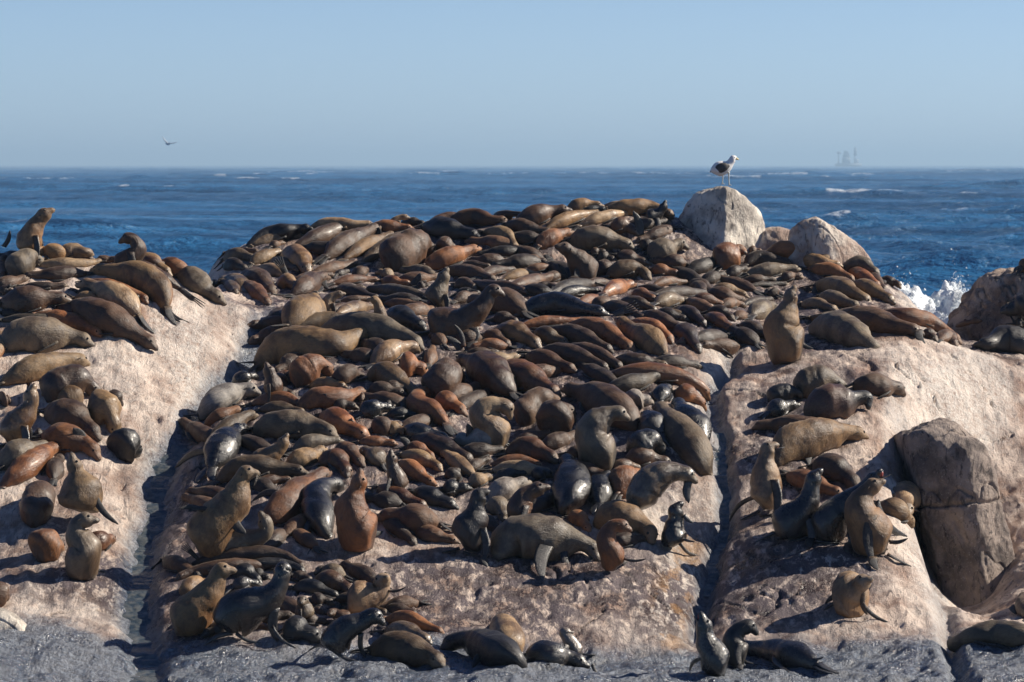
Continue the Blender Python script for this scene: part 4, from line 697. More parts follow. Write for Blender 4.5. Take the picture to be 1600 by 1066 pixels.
('L','d',10,[(428.1,883.2),(378.2,883.2),(338.8,885.8),(299.4,893.7),(272.6,907.4)],'',0,1693,1.15,'long dark seal lying head left directly beneath striped-flipper seal',G_[2]),
('L','k',7.4,[(375.5,883.2),(417.6,880.6),(454.3,883.2),(478,896.3)],'',0,834,1.00,'small blackish seal lying, head to the right, below and right of the large rim-lit seal',G_[2]),
('L','o',13.1,[(286.3,925.2),(304.6,912.1),(323,904.2)],'ball',0,731,1.15,'olive-brown seal curled, left of the big glossy standing seal',G_[2]),
('U','o',28,[(271.2,972.5),(297.5,955),(322.5,932.5),(336.2,912.5),(343.8,893.8),(369.5,888)],'nf fl:307.5,980.0,282.5,990.0,3.0',0,4592,0.87,'brown seal sitting at lower left, head raised, looking right',G_[2]),
('U','k',28,[(350,980),(360,955),(387.5,945),(412.5,940),(428.8,926.2),(438.8,906.2),(443.8,885),(456.5,890)],'w nf fl:435.0,960.0,433.8,1002.5,8.5 fl:433.8,1002.5,462.5,1012.5,3.0 fl:370.0,995.0,317.5,1010.0,4.0 fl:380.0,995.0,410.0,1005.0,3.0',0,5287,1.07,'big glossy blue-black seal standing with head high in the front row',G_[2]),
('U','g',14.5,[(476.2,965),(475,950),(473,940),(471.2,936.2)],'v',0,637,0.90,'small round dark face looking at viewer, right of the big glossy seal',G_[2]),
('L','g',12.5,[(540,902.5),(520,895),(505,891.2),(491.2,890)],'v',0,790,1.02,"grey seal head resting toward viewer on its neighbour's back",G_[2]),
('L','d',13.8,[(490,907.5),(515,905),(537.5,915),(552.5,930)],'b',0,1165,1.35,'dark brown seal lying, head to the right, right of the big glossy standing seal',G_[2]),
('U','t',23.8,[(545,925),(570,932.5),(593.8,926.2),(597,910),(603.8,893.8)],'v nf fl:612.5,925.0,633.8,917.5,2.2',0,2578,1.04,'pale-headed seal with dark body, round face turned to the viewer',G_[2]),
('L','k',10,[(457.5,917.5),(487.5,917.5),(532.5,932.5)],'',0,874,0.62,'black seal lying, head to the right, right of the big glossy standing seal',G_[2]),
('L','t',8.8,[(485,940),(505,937.5),(525,945)],'',0,440,0.85,None,G_[2]),
('L','d',7.5,[(522.5,937.5),(545,935),(582.5,945)],'',0,517,0.42,'small very dark brown seal lying, head to the right, below the chestnut nose-up seal',G_[2]),
('L','c',8.8,[(395,895),(410,900),(425,905)],'',0,353,0.42,None,G_[2]),
('L','c',7.5,[(457.5,900),(475,902.5),(490,910)],'',0,315,0.42,None,G_[2]),
('L','k',11.2,[(362.5,897.5),(385,892.5),(410,912.5)],'',0,746,1.15,'blackish seal lying, head to the right, below the large rim-lit seal',G_[2]),
('L','k',10,[(362.5,917.5),(385,910),(410,915)],'w',0,592,1.35,'wet blackish seal lying, head to the right, below the large rim-lit seal',G_[2]),
('L','k',21.2,[(447.5,980),(475,987.5),(507.5,1000)],'',0,1797,1.15,'black seal lying behind the front flippers of the big glossy one',G_[2]),
('L','k',8.8,[(470,967.5),(492.5,970),(515,972.5)],'',0,473,0.85,None,G_[2]),
('U','d',10.5,[(547.5,965),(530,962.5),(521.2,957.5),(515.5,953.8)],'v',0,473,1.15,None,G_[2]),
('U','k',22,[(517.5,1015),(525,995),(545,980),(567.5,970),(582.5,962.5),(603.8,973.8)],'w nf fl:567.5,1000.0,571.2,1027.5,4.5 fl:525.0,1020.0,567.5,1033.8,3.0 fl:515.0,1015.0,480.0,1018.8,3.0',0,2945,1.04,'sleek blue-black young seal on bottom ledge, walking right with head turned',G_[2]),
('L','o',7.5,[(532.5,952.5),(570,950),(610,960)],'',0,647,0.42,'small dark olive-brown seal lying, head to the right, right of the big glossy standing seal',G_[2]),
('L','k',12.5,[(350,980),(330,987.5),(313.8,992.5)],'',0,635,0.89,"black snout poking out below the big glossy seal's tail",G_[2]),
('L','d',7,[(490,957.5),(515,957.5)],'',0,224,1.00,None,G_[2]),
('L','c',22.3,[(464.4,590.4),(480.2,577.2),(501.2,569.3),(522.2,577.2)],'ball bb fl:480.2,566.7,464.4,585.1,5.8',0,1961,0.94,'rust-bellied curled seal with black flipper, below the long nose-lifted seal',G_[1]),
('U','d',15.8,[(427.6,614),(426.3,598.2),(421.1,582.5),(417.1,565.4)],'',0,1036,1.04,'small dark neck rising on left rim beside the curled rust seal',G_[1]),
('L','k',10.5,[(362,600.9),(383,590.4),(404,587.7)],'w',0,580,0.85,'wet blackish seal lying, head to the right, left of the curled rust seal',G_[1]),
('L','c',14.5,[(430.3,606.1),(440.8,587.7),(459.2,593)],'',0,792,0.42,'dark chestnut seal lying, head to the right, left of the curled rust seal',G_[1]),
('L','s',18.4,[(309.4,648.2),(330.4,632.4),(356.7,616.6),(383,608.7),(410.6,614.5)],'fl:359.3,624.5,372.5,635.0,3.7',0,2410,1.05,'silver-grey wet seal on left rim above the gully shadow',G_[6]),
('L','c',10,[(390.9,632.4),(417.1,624.5),(448.7,624.5),(485.4,642.9)],'bb',0,1098,0.85,'chestnut seal lying, head to the right, above and left of the big blue-grey seal',G_[6]),
('L','c',10.5,[(317.3,669.2),(348.8,648.2),(380.4,637.6)],'ff:312.0,669.2,283.1,683.6,4.7',0,859,0.85,'chestnut seal lying with raised flipper, above and left of the sleek lifted face',G_[6]),
('L','o',9.2,[(404,640.3),(440.8,637.6),(480.2,645.5)],'',0,793,0.42,'dark olive-brown seal lying, head to the right, above the sleek lifted face',G_[6]),
('L','g',22.3,[(396.1,669.2),(427.6,663.9),(467.1,663.9),(501.2,669.2),(530.1,684.9)],'',0,3600,1.00,'big blue-grey seal lying side on in left part of the crowd',G_[6]),
('L','o',13.1,[(325.2,698.1),(356.7,669.2),(383,650.8),(404,648.2)],'',0,1434,0.42,'dark olive-brown seal lying, head to the right, above and left of the sleek lifted face',G_[6]),
('L','c',15.8,[(464.4,635),(493.3,621.9),(527.5,621.9),(553.8,616.6),(573.5,608.7)],'bb nf fl:493.3,635.0,509.1,616.6,8.9',0,2045,0.95,'bright orange seal on its side waving a grey flipper, whiskered head raised',G_[6]),
('L','g',9.2,[(432.9,619.3),(448.7,614),(461.8,621.9)],'',0,378,0.62,None,G_[6]),
('L','o',8.4,[(482.8,603.5),(511.7,598.2),(543.3,604.8)],'',0,589,1.35,'olive-brown seal above and left of the orange flipper-waving seal and below the long nose-lifted seal',G_[6]),
('L','d',13.7,[(524.9,595.6),(545.9,582.5),(572.2,585.1)],'ball',0,886,0.62,'very dark brown seal curled, above and right of the orange flipper-waving seal',G_[1]),
('L','o',16.3,[(572.2,590.4),(598.4,579.8),(637.8,606.1),(658.9,621.9)],'',0,1927,0.62,'dark olive-brown seal lying, head to the right, left of the round mottled seal',G_[1]),
('L','d',11.8,[(574.8,611.4),(601.1,608.7),(637.8,616.6)],'',0,896,0.62,'very dark brown seal lying, head to the right, right of the orange flipper-waving seal',G_[6]),
('L','k',13.1,[(564.3,648.2),(585.3,637.6),(619.4,637.6)],'w',0,930,0.62,'wet black seal lying, head to the right, right of the orange flipper-waving seal',G_[6]),
('L','c',18.4,[(501.2,648.2),(527.5,658.7),(553.8,671.8),(580,684.9)],'bb fl:551.1,648.2,581.4,677.1,2.6',0,1938,1.35,'big chestnut seal lying with raised flipper, below the orange flipper-waving seal',G_[6]),
('L','o',9.2,[(519.6,637.6),(540.6,632.4),(561.6,637.6)],'',0,482,0.62,None,G_[6]),
('L','d',14.5,[(580,671.8),(601.1,666.5),(637.8,669.2)],'',0,1055,0.85,'dark brown seal lying, head to the right, above the narrow upturned nose',G_[6]),
('L','t',7.9,[(561.6,624.5),(580,624.5)],'',0,207,0.85,None,G_[6]),
('L','c',19.7,[(623.6,573),(647.3,573),(670.9,583.5)],'bb fl:623.6,565.1,657.8,559.8,6.8',0,1364,1.35,'big chestnut seal lying with raised flipper, left of the round mottled seal',G_[1]),
('L','o',8.4,[(670.9,570.4),(673.6,554.6),(676.2,541.5)],'',0,318,1.35,None,G_[1]),
('L','d',25,[(678.8,607.1),(692,591.4),(705.1,580.9),(726.1,586.1)],'ball',0,2094,1.02,'round mottled brown seal in the centre with small pale splash on its back',G_[1]),
('L','d',25,[(804.9,615),(783.9,596.6),(757.6,575.6),(731.4,562.5),(712.5,565.6)],'',0,3369,0.88,'large dark brown seal in the centre with its head resting to left',G_[1]),
('L','c',22.3,[(781.3,575.6),(810.2,586.1),(844.4,601.9),(875.9,617.6)],'',0,2813,0.62,'big dark chestnut seal lying, head to the right, left of the massive dark seal',G_[1]),
('L','d',21,[(815.4,654.4),(831.2,633.4),(852.2,622.9),(875.9,620.3)],'ball',0,1989,1.35,'big dark brown seal curled, above and left of the glossy brown ball seal',G_[6]),
('L','d',26.3,[(860.1,662.3),(870.6,649.2),(883.8,641.3),(899.5,646.5)],'ball',0,1970,1.09,'glossy brown ball-shaped seal beside the bare patch, right of centre',G_[6]),
('L','d',25.7,[(1007.6,693.4),(986.6,661.9),(955.1,633),(923.6,617.2),(897.3,609.3),(877.6,608)],'',0,4861,1.15,'massive dark seal lying head up left beside the glossy ball-shaped seal',G_[6]),
('U','t',22.1,[(794.4,680.7),(770.8,667.6),(753.7,651.8),(757.6,640),(773.4,632.1),(790.5,636),(801,654.4)],'nf',0,3115,0.98,'tan seal sitting with its head bowed down to the right, centre',G_[6]),
('L','c',15.8,[(681.5,622.9),(705.1,630.8),(731.4,649.2)],'',0,1147,1.15,'chestnut seal lying, head to the right, below the round mottled seal',G_[6]),
('L','c',15.8,[(699.8,664.9),(678.8,643.9),(652.5,630.8),(655.2,617.6),(682,607.1)],'bb fl:655.2,622.9,670.9,646.5,6.8',0,1846,1.00,'chestnut seal lying with raised flipper, below and left of the round mottled seal',G_[6]),
('L','d',11.8,[(600,607.1),(623.6,607.1),(647.3,612.4)],'',0,706,0.85,'dark brown seal lying, head to the right, left of the round mottled seal',G_[6]),
('L','k',7.9,[(602.6,649.2),(628.9,646.5),(657.8,651.8)],'',0,502,0.42,'small black seal lying, head to the right, above the narrow upturned nose',G_[6]),
('L','o',10.5,[(600,670.2),(621,670.2),(642,680.7)],'',0,578,1.15,'olive-brown seal lying, head to the right, above the narrow upturned nose',G_[6]),
('L','t',7.9,[(600,633.4),(621,638.7)],'',0,233,0.42,None,G_[6]),
('L','g',13.1,[(942,612),(973.5,601.5),(1002.4,596.2),(1023.4,588.3),(1037.1,594.9)],'',0,1489,0.42,'dark grey seal lying, head to the right, above and right of the massive dark seal',G_[1]),
('L','c',14.5,[(949.8,585.7),(994.5,580.4),(1047.1,585.7),(1086.5,598.8),(1110.1,625.1)],'',0,2734,0.93,'long chestnut seal curving along the right rim above the nuzzling pair',G_[1]),
('L','c',15.8,[(1054.9,612),(1081.2,619.8),(1104.9,640.9)],'b',0,1181,1.15,'chestnut seal lying, head to the right, above the long climbing seal',G_[6]),
('L','k',11.8,[(1031.3,627.7),(1033.9,614.6),(1040.5,606.7),(1052.3,612.5)],'w',0,575,0.42,'wet black seal lying, head to the right, above the long climbing seal',G_[6]),
('L','s',15.8,[(986.6,633),(991.9,625.1),(1005,625.1),(1022.1,628.3)],'',0,879,1.06,'pale silver head nose to nose with the long seal on right rim',G_[6]),
('L','k',18.4,[(1033.9,677.6),(1018.2,661.9),(1007.6,646.1)],'w',0,1097,1.15,'big wet blackish seal lying, head to the left, left of the long climbing seal',G_[6]),
('L','g',24.2,[(1107.5,753.8),(1094.4,719.7),(1076,690.8),(1054.9,667.1),(1039.2,646.1),(1031.3,636.9),(1019.5,633)],'nf fl:1108.8,756.5,1120.6,800.1,4.7 fl:1106.2,756.5,1110.1,793.3,3.2',0,4290,0.94,'long sleek seal climbing the right rim, nose touching a silver head',G_[6]),
('L','k',19.7,[(1099.6,690.8),(1086.5,667.1),(1065.4,643.5),(1057.6,625.1)],'w',0,1940,0.62,'big wet black seal lying, head pointing up, right of the massive dark seal',G_[6]),
('L','k',20.5,[(991.9,706.5),(1005,693.4),(1023.4,690.8),(1039.2,703.9)],'w ball',0,1601,1.03,'glossy black ball-shaped seal below the nuzzling pair',G_[6]),
('U','g',27.9,[(960.4,706.5),(939.3,701.3),(926.2,682.9),(928.8,665.8),(944.6,651.4),(964.3,645.6),(986.1,654)],'nf',0,4310,1.03,'grey seal curled upright with pale head turned right, by the massive dark one',G_[6]),
('L','d',15.8,[(976.1,717.1),(1007.6,714.4),(1054.9,727.6)],'',0,1521,1.00,'dark brown seal lying, head to the right, below and left of the long climbing seal',G_[6]),
('U','g',28.4,[(1007.6,793.3),(1005,772.2),(1018.2,751.2),(1044.4,738.1),(1070.7,740.7),(1091.2,752.5)],'w nf fl:1073.3,756.5,1076.0,785.4,6.8',0,4365,1.08,'wet grizzled seal with head lowered right above a black pup on right rim',G_[6]),
('L','c',22.3,[(965.6,772.2),(981.4,746),(1005,743.3)],'b',0,1713,1.15,'big chestnut seal lying, head to the right, right of the wet shaggy seal',G_[6]),
('L','d',9.2,[(957.7,732.8),(981.4,727.6),(1005,735.4)],'',0,536,1.35,'dark brown seal lying, head to the right, right of the wet shaggy seal',G_[6]),
('L','k',18.4,[(936.7,788),(939.3,756.5),(955.1,740.7)],'w',0,1331,0.62,'big wet black seal lying, head pointing up, right of the wet shaggy seal',G_[6]),
('L','t',9.2,[(915.7,727.6),(934.1,724.9),(947.2,732.8)],'',0,396,0.85,None,G_[6]),
('L','o',7.9,[(884.2,709.2),(905.2,706.5),(926.2,717.1)],'',0,414,0.62,None,G_[6]),
('U','k',20.3,[(1057.6,850.1),(1053.1,832),(1056.1,811),(1056.1,794.5),(1065.1,782.5)],'w nf fl:1065.1,848.6,1092.1,868.1,3.0 fl:1069.6,838.0,1085.4,846.3,2.4 fl:1077.1,805.0,1082.4,817.0,3.6',0,1857,0.82,'small wet black pup under the grizzled seal on right rim',G_[6]),
('L','o',21,[(927,820),(957,805),(990.1,812.5),(1012.6,827.5),(1020.1,850.1)],'nf fl:967.5,800.5,990.1,809.5,5.3',0,2928,0.96,'curled olive seal with blue-black flipper on its back, front right crowd',G_[6]),
('U','c',18,[(964.5,884.6),(955.5,865.1),(948,850.1),(949.5,835),(957,823),(970.5,821.5),(988.6,827.5)],'nf fl:972.0,863.6,981.1,877.1,3.3 fl:981.1,869.6,1009.6,873.3,2.4',0,2130,0.85,'brown seal lying low beside the walking one, small head turned right',G_[6]),
('L','c',10.5,[(888,809.5),(906,809.5),(922.5,832)],'',0,593,1.35,'chestnut seal lying, head to the right, above and right of the walking seal',G_[6]),
('L','d',25.9,[(70.4,613.5),(98.5,596.6),(129.5,596.6),(160.5,610.7)],'ball',0,3205,0.86,'round dark brown seal on left outcrop, above the nose-up shaggy one',G_[3]),
('U','o',22,[(8.4,683.9),(16.9,669.8),(33.8,655.7),(46.4,633.2),(48.4,616.3),(51.2,598.8)],'w',0,2656,0.95,'shaggy-backed seal at left edge pointing its nose straight up',G_[3]),
('L','o',17.5,[(126.7,633.2),(107,620.5),(84.4,616.3),(65.3,613.5)],'',0,1452,0.62,'big dark olive-brown seal lying, head to the left, above the pear-shaped olive seal',G_[3]),
('L','d',22.5,[(70.4,641.6),(107,650.1),(135.1,664.2),(157.6,686.7)],'',0,2778,1.00,'big dark brown seal lying, head to the right, below the round left-outcrop seal',G_[3]),
('L','o',24.8,[(140.7,633.2),(157.6,636),(174.5,652.9),(180.2,672.6)],'ball',0,2138,1.15,'big olive-brown seal curled, below and right of the round left-outcrop seal',G_[3]),
('L','d',11.3,[(168.9,619.1),(183,621.9),(188.6,636)],'ball',0,459,0.85,None,G_[3]),
('L','c',21.1,[(64.7,681),(98.5,683.9),(135.1,695.1),(157.6,717.6)],'b fl:126.7,692.3,115.4,669.8,10.1',0,2642,0.97,'chestnut seal with grey flipper folded on its back, left outcrop',G_[3]),
('L','k',24.8,[(183,700.7),(194.2,693.7),(205.5,695.1),(213.9,700.7)],'ball',0,1473,0.87,'round black seal alone at the brink of the left gully',G_[3]),
('L','g',21.1,[(0,728.9),(28.1,709.2),(61.9,700.7),(78.8,697.9)],'',0,2268,1.15,'big grey-brown seal lying, head to the right, above and left of the pear-shaped olive seal',G_[3]),
('L','c',17.5,[(0,762.7),(28.1,740.2),(56.3,717.6),(76,703.6),(95.1,697.4)],'',0,2336,0.97,'chestnut seal at left edge with small raised head pointing right',G_[3]),
('U','o',34.3,[(123.9,796.5),(126.7,771.1),(121,745.8),(116,726.1),(114,706.4)],'nf fl:157.6,768.3,184.4,819.0,5.6',0,4326,0.89,'big olive seal seen from behind, pear-shaped, on left outcrop',G_[3]),
('L','d',24.8,[(50.7,807.7),(56.3,790.8),(64.7,771.1),(69,757)],'ball',0,1950,0.93,'small dark rounded seal left of the pear-shaped olive one',G_[6]),
('L','d',12.7,[(84.4,751.4),(87.3,728.9),(95.7,712)],'',0,687,0.62,'very dark brown seal lying, head pointing up, below the round left-outcrop seal',G_[3]),
('L','c',14.1,[(0,627.6),(16.9,624.7)],'',0,439,1.00,None,G_[3]),
('L','o',7,[(53.5,678.2),(76,678.2)],'',0,208,0.62,None,G_[3]),
('L','c',24.7,[(59,860.5),(75.1,849.8),(96.6,847.1)],'ball b',0,1621,0.98,'rust and black ball-shaped seal at lower left behind a sitting one',G_[6]),
('U','g',26.3,[(103.3,872.6),(120.7,871.2),(134.1,860.5),(127.4,844.4),(119.4,829.6),(126.1,814.9),(155.1,810)],'nf fl:146.2,881.9,166.3,894.0,2.1',0,3700,0.98,'grey seal sitting twisted with its head turned right, lower left',G_[6]),
('L','c',14.8,[(139.5,852.4),(158.3,844.4),(179.2,843)],'',0,828,0.62,'dark chestnut seal lying, head to the right, below the pear-shaped olive seal',G_[6]),
('L','d',18.8,[(-16.1,930.2),(0,927.6),(8,930.2)],'ball',0,817,0.81,'brown rounded seal cut off by the left frame edge, lower left',G_[2]),
('L','d',9.3,[(1183.3,455.7),(1148.6,443.7),(1113.9,431.8)],'',0.05,0,1.00,None,G_[1]),
('L','o',14,[(753.8,528.8),(718.6,529.2),(683.3,529.5)],'w',0.05,0,1.35,None,G_[1]),
('L','d',11.1,[(365.1,968.4),(397.3,977.6),(429.5,986.8)],'',0.05,0,1.00,None,G_[2]),
('L','o',11.8,[(612.6,490.8),(647.5,487.1),(682.4,483.4)],'w',0.05,0,1.35,None,G_[1]),
('L','o',11.2,[(477.3,965.1),(450.8,947.5),(424.4,929.9)],'',0.05,0,0.62,None,G_[2]),
('L','g',12.4,[(346.1,695.8),(313.1,675.8),(280.1,655.9)],'',0.05,0,0.85,None,G_[6]),
('L','g',9.5,[(1051.6,419.3),(1080,434.8),(1108.5,450.3)],'',0.05,0,0.42,None,G_[1]),
('L','d',13,[(428.2,704.9),(394.6,694.5),(361,684.1)],'',0.05,0,0.42,None,G_[6]),
('L','c',10.6,[(789.9,407.7),(759.6,407.7),(729.2,407.7)],'w',0.05,0,1.15,None,G_[1]),
('L','c',13.2,[(646.4,829.5),(683.6,839),(720.7,848.4)],'',0.05,0,1.15,None,G_[6]),
('L','k',11.9,[(369.1,777.1),(329.4,772.4),(289.8,767.6)],'',0.05,0,0.85,None,G_[6]),
('L','o',12,[(655.6,941),(617.5,945.7),(579.4,950.5)],'',0.05,0,1.00,None,G_[2]),
('L','c',13,[(886.6,730.8),(924.6,739.2),(962.7,747.6)],'w',0.05,0,1.15,None,G_[6]),
('L','o',11.5,[(495.3,856.2),(471.9,839.5),(448.4,822.7)],'',0.05,0,1.35,None,G_[6]),
('L','k',11.7,[(396.7,751.8),(419.4,766.2),(442,780.5)],'',0.05,0,0.62,None,G_[6]),
('L','g',13.8,[(687.6,625.8),(719.9,613.6),(752.2,601.5)],'',0.05,0,0.85,None,G_[6]),
('L','d',10.2,[(865.7,458.1),(833.3,454.7),(800.9,451.3)],'w',0.05,0,0.62,None,G_[1]),
('L','o',10.8,[(-18.4,451.5),(14,442.4),(46.3,433.4)],'w',0.05,0,1.15,None,G_[3]),
('L','g',10.1,[(487.5,427.5),(525.5,419.1),(563.5,410.8)],'w',0.05,0,1.35,None,G_[1]),
('L','g',11,[(790.8,348.9),(828.6,357.5),(866.5,366.1)],'',0.05,0,0.62,None,G_[0]),
('L','o',12.8,[(1136.5,525.1),(1097.5,530.1),(1058.6,535.1)],'',0.05,0,0.42,None,G_[1]),
('L','o',10.5,[(699.1,413.2),(737.2,426),(775.3,438.7)],'w',0.05,0,1.35,None,G_[1]),
('L','o',10.9,[(792.1,370.5),(831.6,374.1),(871.1,377.7)],'',0.05,0,0.62,None,G_[0]),
('L','d',13.1,[(443,837.5),(468.1,818.9),(493.3,800.3)],'w',0.05,0,1.35,None,G_[6]),
('L','g',12.5,[(869.2,773.1),(838,791.7),(806.8,810.2)],'',0.05,0,0.85,None,G_[6]),
('L','o',10.1,[(926.5,435.4),(888.8,449.1),(851.1,462.9)],'w',0.05,0,0.42,None,G_[1]),
('L','c',13.3,[(848.1,698.4),(878,687.5),(907.9,676.6)],'',0.05,0,1.35,None,G_[6]),
('L','d',11.5,[(1072.5,425.8),(1101.2,415.3),(1129.9,404.8)],'',0.05,0,0.42,None,G_[1]),
('L','g',10.6,[(850.6,406.6),(821.8,395.7),(793.1,384.8)],'',0.05,0,0.62,None,G_[0]),
('L','k',13.2,[(469.2,556),(446.3,571.9),(423.4,587.8)],'w',0.05,0,1.00,None,G_[1]),
('L','g',11.1,[(856.8,411.2),(884.4,426.4),(912.1,441.6)],'w',0.05,0,0.62,None,G_[1]),
('L','c',9.6,[(972.2,356.8),(1009.8,351.1),(1047.3,345.5)],'w',0.05,0,0.42,None,G_[0]),
('L','c',12.4,[(256.3,872.8),(286.7,887.6),(317.1,902.4)],'w',0.05,0,1.35,None,G_[2]),
('L','d',11,[(659.6,470),(622.1,469.5),(584.5,469)],'',0.05,0,0.62,None,G_[1]),
('L','g',10.6,[(967.7,601.3),(932.9,584.1),(898.1,566.9)],'w',0.05,0,0.42,None,G_[1]),
('L','d',9.1,[(525.7,450),(560,458.8),(594.4,467.6)],'',0.05,0,0.42,None,G_[1]),
('L','d',13.1,[(592.6,912.4),(562.7,895.9),(532.8,879.4)],'',0.05,0,0.85,None,G_[2]),
('L','k',11.6,[(592.3,560.5),(562.1,556.7),(531.9,552.9)],'',0.05,0,0.85,None,G_[1]),
('L','k',9.7,[(1021,459.7),(1063.7,458.7),(1106.3,457.8)],'',0.05,0,0.42,None,G_[1]),
('L','o',9.4,[(1052.7,356),(1022,367.6),(991.3,379.2)],'',0.05,0,1.15,None,G_[0]),
('L','o',11.7,[(846.6,408),(804.4,411.9),(762.3,415.9)],'w',0.05,0,0.42,None,G_[1]),
('L','c',9.1,[(619.6,437.4),(654.4,435.4),(689.3,433.3)],'',0.05,0,1.00,None,G_[1]),
('L','d',13.9,[(628.9,788.7),(596.1,782.4),(563.3,776)],'',0.05,0,0.42,None,G_[6]),
('L','g',12,[(599.4,808.8),(625.1,830.1),(650.8,851.4)],'w',0.05,0,0.85,None,G_[6]),
('L','c',9.2,[(819.7,392.8),(778.9,396),(738,399.2)],'',0.05,0,0.42,None,G_[0]),
('L','d',10,[(794.4,449.8),(831.5,440.1),(868.5,430.4)],'',0.05,0,1.00,None,G_[1]),
('L','k',10.8,[(800.1,693.7),(833.4,684),(866.6,674.2)],'',0.05,0,0.85,None,G_[6]),
('L','d',12.2,[(951.6,847.6),(982,844.8),(1012.4,842)],'',0.05,0,1.00,None,G_[6]),
('L','d',11.9,[(446.6,830.1),(423.4,849.3),(400.2,868.6)],'',0.05,0,0.85,None,G_[6]),
('L','k',12.5,[(396.5,964.6),(430.2,962.9),(463.8,961.2)],'w',0.05,0,0.42,None,G_[2]),
('L','c',11.2,[(812,384.9),(769.2,380.5),(726.3,376.1)],'w',0.05,0,1.35,None,G_[0]),
('L','c',11.3,[(1105.7,455.7),(1137.5,464),(1169.4,472.4)],'',0.05,0,0.85,None,G_[1]),
('L','c',13.7,[(1184.5,537.6),(1159,523.3),(1133.6,509.1)],'',0.05,0,0.42,None,G_[1]),
('L','d',12.5,[(443.8,515.1),(415.1,525.8),(386.4,536.5)],'',0.05,0,1.35,None,G_[1]),
('L','c',13.2,[(713.9,708.3),(754,705.6),(794.2,702.9)],'',0.05,0,0.42,None,G_[6]),
('L','o',11.5,[(1073.6,412.5),(1043.5,409.1),(1013.3,405.6)],'',0.05,0,0.85,None,G_[1]),
('L','d',10.9,[(536.6,388.4),(495.3,389),(454,389.6)],'w',0.05,0,0.42,None,G_[0]),
('L','k',13.2,[(1157.3,507.3),(1184.9,518.6),(1212.5,529.9)],'',0.05,0,1.00,None,G_[1]),
('L','c',12.1,[(622,674.3),(655.1,661.2),(688.1,648)],'',0.05,0,1.15,None,G_[6]),
('L','g',13.6,[(613.9,552.6),(586.7,543.1),(559.4,533.6)],'',0.05,0,1.00,None,G_[1]),
('L','c',10.8,[(742.3,803),(767.9,821.5),(793.4,840.1)],'',0.05,0,0.62,None,G_[6]),
('L','g',9.6,[(1070,470.5),(1100.6,481.5),(1131.3,492.5)],'',0.05,0,1.35,None,G_[1]),
('L','c',12.2,[(821.2,586.6),(853.9,581.3),(886.5,576)],'',0.05,0,1.15,None,G_[1]),
('L','c',12.6,[(1017.8,564.6),(1057.9,568.6),(1098.1,572.5)],'',0.05,0,0.42,None,G_[1]),
('L','d',11,[(1155.5,541.5),(1123.5,540.2),(1091.4,538.9)],'',0.05,0,1.00,None,G_[1]),
('L','c',11.2,[(710.6,640.7),(740.4,624.7),(770.3,608.8)],'',0.05,0,0.62,None,G_[6]),
('L','o',12.4,[(354.4,802.6),(319.6,788.7),(284.8,774.8)],'',0.05,0,1.35,None,G_[6]),
('L','k',12.1,[(457.7,506.4),(421.4,507.3),(385.2,508.2)],'w',0.05,0,1.00,None,G_[1]),
('L','d',12.7,[(639.3,632.1),(598.3,625.4),(557.3,618.8)],'',0.05,0,0.85,None,G_[6]),
('L','k',11.1,[(941.3,469.1),(976.5,485.3),(1011.6,501.5)],'w',0.05,0,0.62,None,G_[1])]
SEALS = [dict(t=a, c=b, R=c, p=d, x=e, d=f, area=g, k=h, lab=j, g=k, i=i, o=(0, 0)) for i, (a, b, c, d, e, f, g, h, j, k) in enumerate(SEAL_TABLE)]
